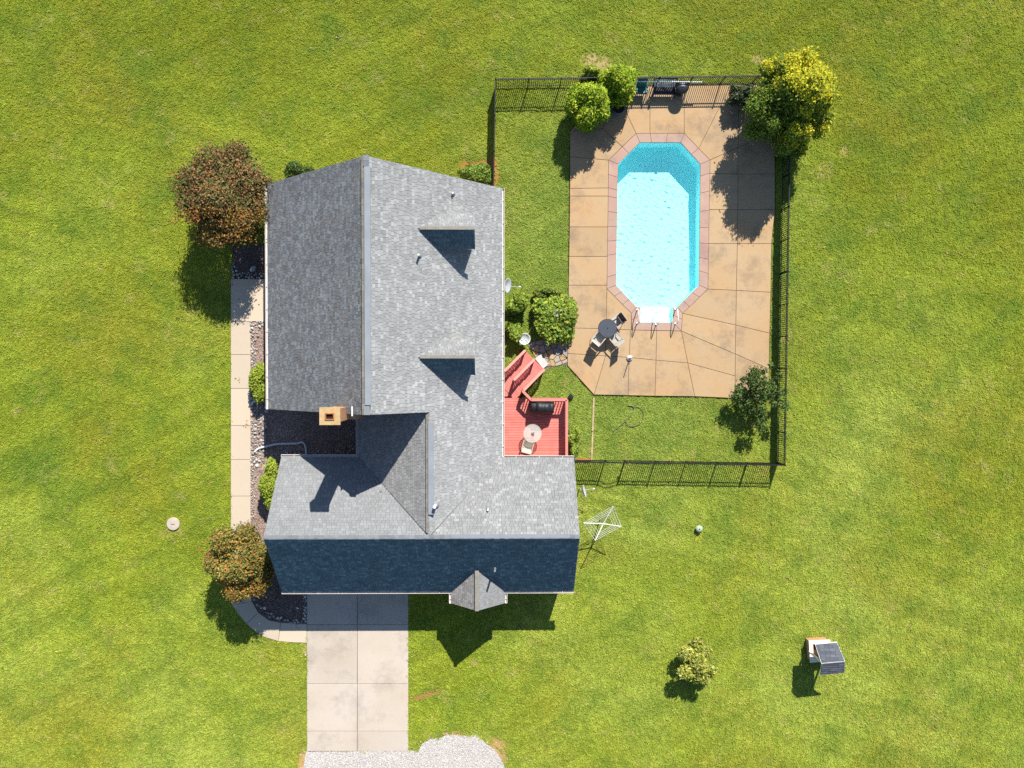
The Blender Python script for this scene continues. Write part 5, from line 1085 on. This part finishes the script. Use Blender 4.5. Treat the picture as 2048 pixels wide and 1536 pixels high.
# fallen leaves and debris on the lawn
mb = MB()
for _ in range(900):
    x, y = RS.uniform(-29, 30), RS.uniform(-23, 21); n_c = 1 if RS.random() < .8 else 5
    if any(inside(q_, np.array([x]), np.array([y]))[0] for q_ in (PP(DECK_OUT), PP(DRIVE))): continue
    for j in range(n_c):
        a = RS.uniform(0, 6.28); r = RS.uniform(.03, .065); xx, yy = x + RS.normal(0, .12) * (n_c > 1), y + RS.normal(0, .10) * (n_c > 1); z = .055
        mb.add([(xx + r * math.cos(a + t_) * (1 if k % 2 else .6), yy + r * math.sin(a + t_) * (1 if k % 2 else .6), z + RS.uniform(0, .02)) for k, t_ in enumerate((0, 1.57, 3.14, 4.71))], [(0, 1, 2, 3)], tuple(np.array([[0.34, 0.17, 0.06], [0.30, 0.22, 0.10], [0.40, 0.28, 0.15]][RS.integers(3)]) * RS.uniform(.7, 1.2)))
stuff(tag(mb.build('fallen_leaves', 'leaf'), 'dry brown leaves scattered over the lawn', 'leaves'))

# ------------------------------------------------------------------ grass: tufts on points (geometry nodes), one object
def tuft(seed, nb, hgt, spread, mat='grass_blade'):
    R_ = np.random.default_rng(seed); mb = MB()
    for _ in range(nb):
        a = R_.uniform(0, 6.28); r = spread * math.sqrt(R_.random()); bx, by = r * math.cos(a), r * math.sin(a); l = hgt * R_.uniform(.6, 1.25); dr = R_.uniform(0, 6.28); ln = R_.uniform(.6, 1.7); w = R_.uniform(.008, .015)
        dx, dy = math.cos(dr), math.sin(dr); px, py = -dy * w, dx * w; m_ = (bx + dx * l * ln * .45, by + dy * l * ln * .45, l * .62); t_ = (bx + dx * l * ln, by + dy * l * ln, l * (.95 - .30 * ln))
        mb.add([(bx - px, by - py, -.01), (bx + px, by + py, -.01), (m_[0] + px, m_[1] + py, m_[2]), (m_[0] - px, m_[1] - py, m_[2]), t_], [(0, 1, 2, 3), (3, 2, 4)])
    me = mb.mesh('tuft', mat); return bpy.data.objects.new('tuft', me)
def scatter_object(name, pts, protos, smin, smax, mat, seed=0):
    me = bpy.data.meshes.new(name); me.vertices.add(len(pts)); me.vertices.foreach_set('co', pts.astype(np.float32).ravel()); me.materials.append(MATS[mat]); me.update()
    o = link(name, me); cl_ = bpy.data.collections.new(name + '_kinds')
    for p in protos: cl_.objects.link(p)
    g = bpy.data.node_groups.new(name, 'GeometryNodeTree'); g.interface.new_socket('Geometry', in_out='INPUT', socket_type='NodeSocketGeometry'); g.interface.new_socket('Geometry', in_out='OUTPUT', socket_type='NodeSocketGeometry')
    i_, o_ = g.nodes.new('NodeGroupInput'), g.nodes.new('NodeGroupOutput'); ci = g.nodes.new('GeometryNodeCollectionInfo'); ci.inputs['Collection'].default_value = cl_; ci.inputs['Separate Children'].default_value = True; ci.inputs['Reset Children'].default_value = True
    ip = g.nodes.new('GeometryNodeInstanceOnPoints'); ip.inputs['Pick Instance'].default_value = True
    rr = g.nodes.new('FunctionNodeRandomValue'); rr.data_type = 'FLOAT_VECTOR'; rr.inputs[0].default_value = (-.12, -.12, 0); rr.inputs[1].default_value = (.12, .12, 6.283); rs = g.nodes.new('FunctionNodeRandomValue'); rs.data_type = 'FLOAT'; rs.inputs[2].default_value = smin; rs.inputs[3].default_value = smax; rs.inputs['Seed'].default_value = 5
    g.links.new(i_.outputs[0], ip.inputs['Points']); g.links.new(ci.outputs[0], ip.inputs['Instance']); g.links.new(rr.outputs[0], ip.inputs['Rotation']); g.links.new([x for x in rs.outputs if x.enabled][0], ip.inputs['Scale']); g.links.new(ip.outputs[0], o_.inputs[0])
    md = o.modifiers.new('scatter', 'NODES'); md.node_group = g; return stuff(o)
RG = np.random.default_rng(5); NT = 385000
X, Y = RG.uniform(-32.5, 33.5, NT), RG.uniform(-26.5, 24.5, NT); keep = np.ones(NT, bool)
for poly in HOUSE + [PP(DECK_OUT, 0), PP(WALK), PP(DRIVE), PP(GRAVEL), PP(BED_W), PP(BED_N), PP(FLAG)]: keep &= ~inside(poly, X, Y)
wn_ = np.sin(X * 3.1 + np.cos(Y * 2.3)) * np.cos(Y * 2.7 + np.sin(X * 1.9)) * .35
for (x, y, rx, ry, a, k, col) in SOIL_SPOTS:
    dx, dy = X - x, Y - y; lx, ly = dx * math.cos(a) + dy * math.sin(a), -dx * math.sin(a) + dy * math.cos(a); dd = np.hypot(lx / rx, ly / ry) + wn_
    keep &= ~((dd < .95) & (RG.random(NT) < k * .93))
pts = np.stack([X[keep], Y[keep], np.zeros(keep.sum())], 1)
gr_ = scatter_object('grass', pts, [tuft(40 + i, 13, .060, .085) for i in range(5)], .6, 1.45, 'grass_blade'); tag(gr_, 'short mown green lawn grass', 'grass')
# loose gravel on the apron and in the beds
def peb(seed, pal):
    mb = MB(); R_ = np.random.default_rng(seed); stone_mesh(mb, (0, 0, .01), .04, R_, pal[seed % len(pal)]); return bpy.data.objects.new('pebble', mb.mesh('pebble', 'stone_tone'))
def fill(poly, n, avoid=()):
    xs_, ys_ = [p[0] for p in poly], [p[1] for p in poly]; x, y = RG.uniform(min(xs_), max(xs_), n), RG.uniform(min(ys_), max(ys_), n); k = inside(poly, x, y); return np.stack([x[k], y[k], np.full(k.sum(), .012)], 1)
tag(scatter_object('gravel', np.concatenate([fill(PP(GRAVEL), 40000), fill(inset(PP(GRAVEL), -.22), 3500), fill(inset(PP(GRAVEL), -.45), 1200)]), [peb(i, [(0.55, 0.53, 0.51), (0.68, 0.66, 0.64), (0.44, 0.41, 0.39), (0.50, 0.42, 0.35)]) for i in range(6)], .2, .75, 'stone_tone'), 'pale crushed gravel at the foot of the driveway', 'gravel')
tag(scatter_object('bed_gravel', fill(PP(BED_W), 26000), [peb(i, [(0.30, 0.20, 0.16), (0.38, 0.28, 0.24), (0.22, 0.15, 0.12), (0.44, 0.36, 0.32)]) for i in range(6)], .3, .8, 'stone_tone'), 'pinkish brown gravel covering the planting beds', 'gravel')
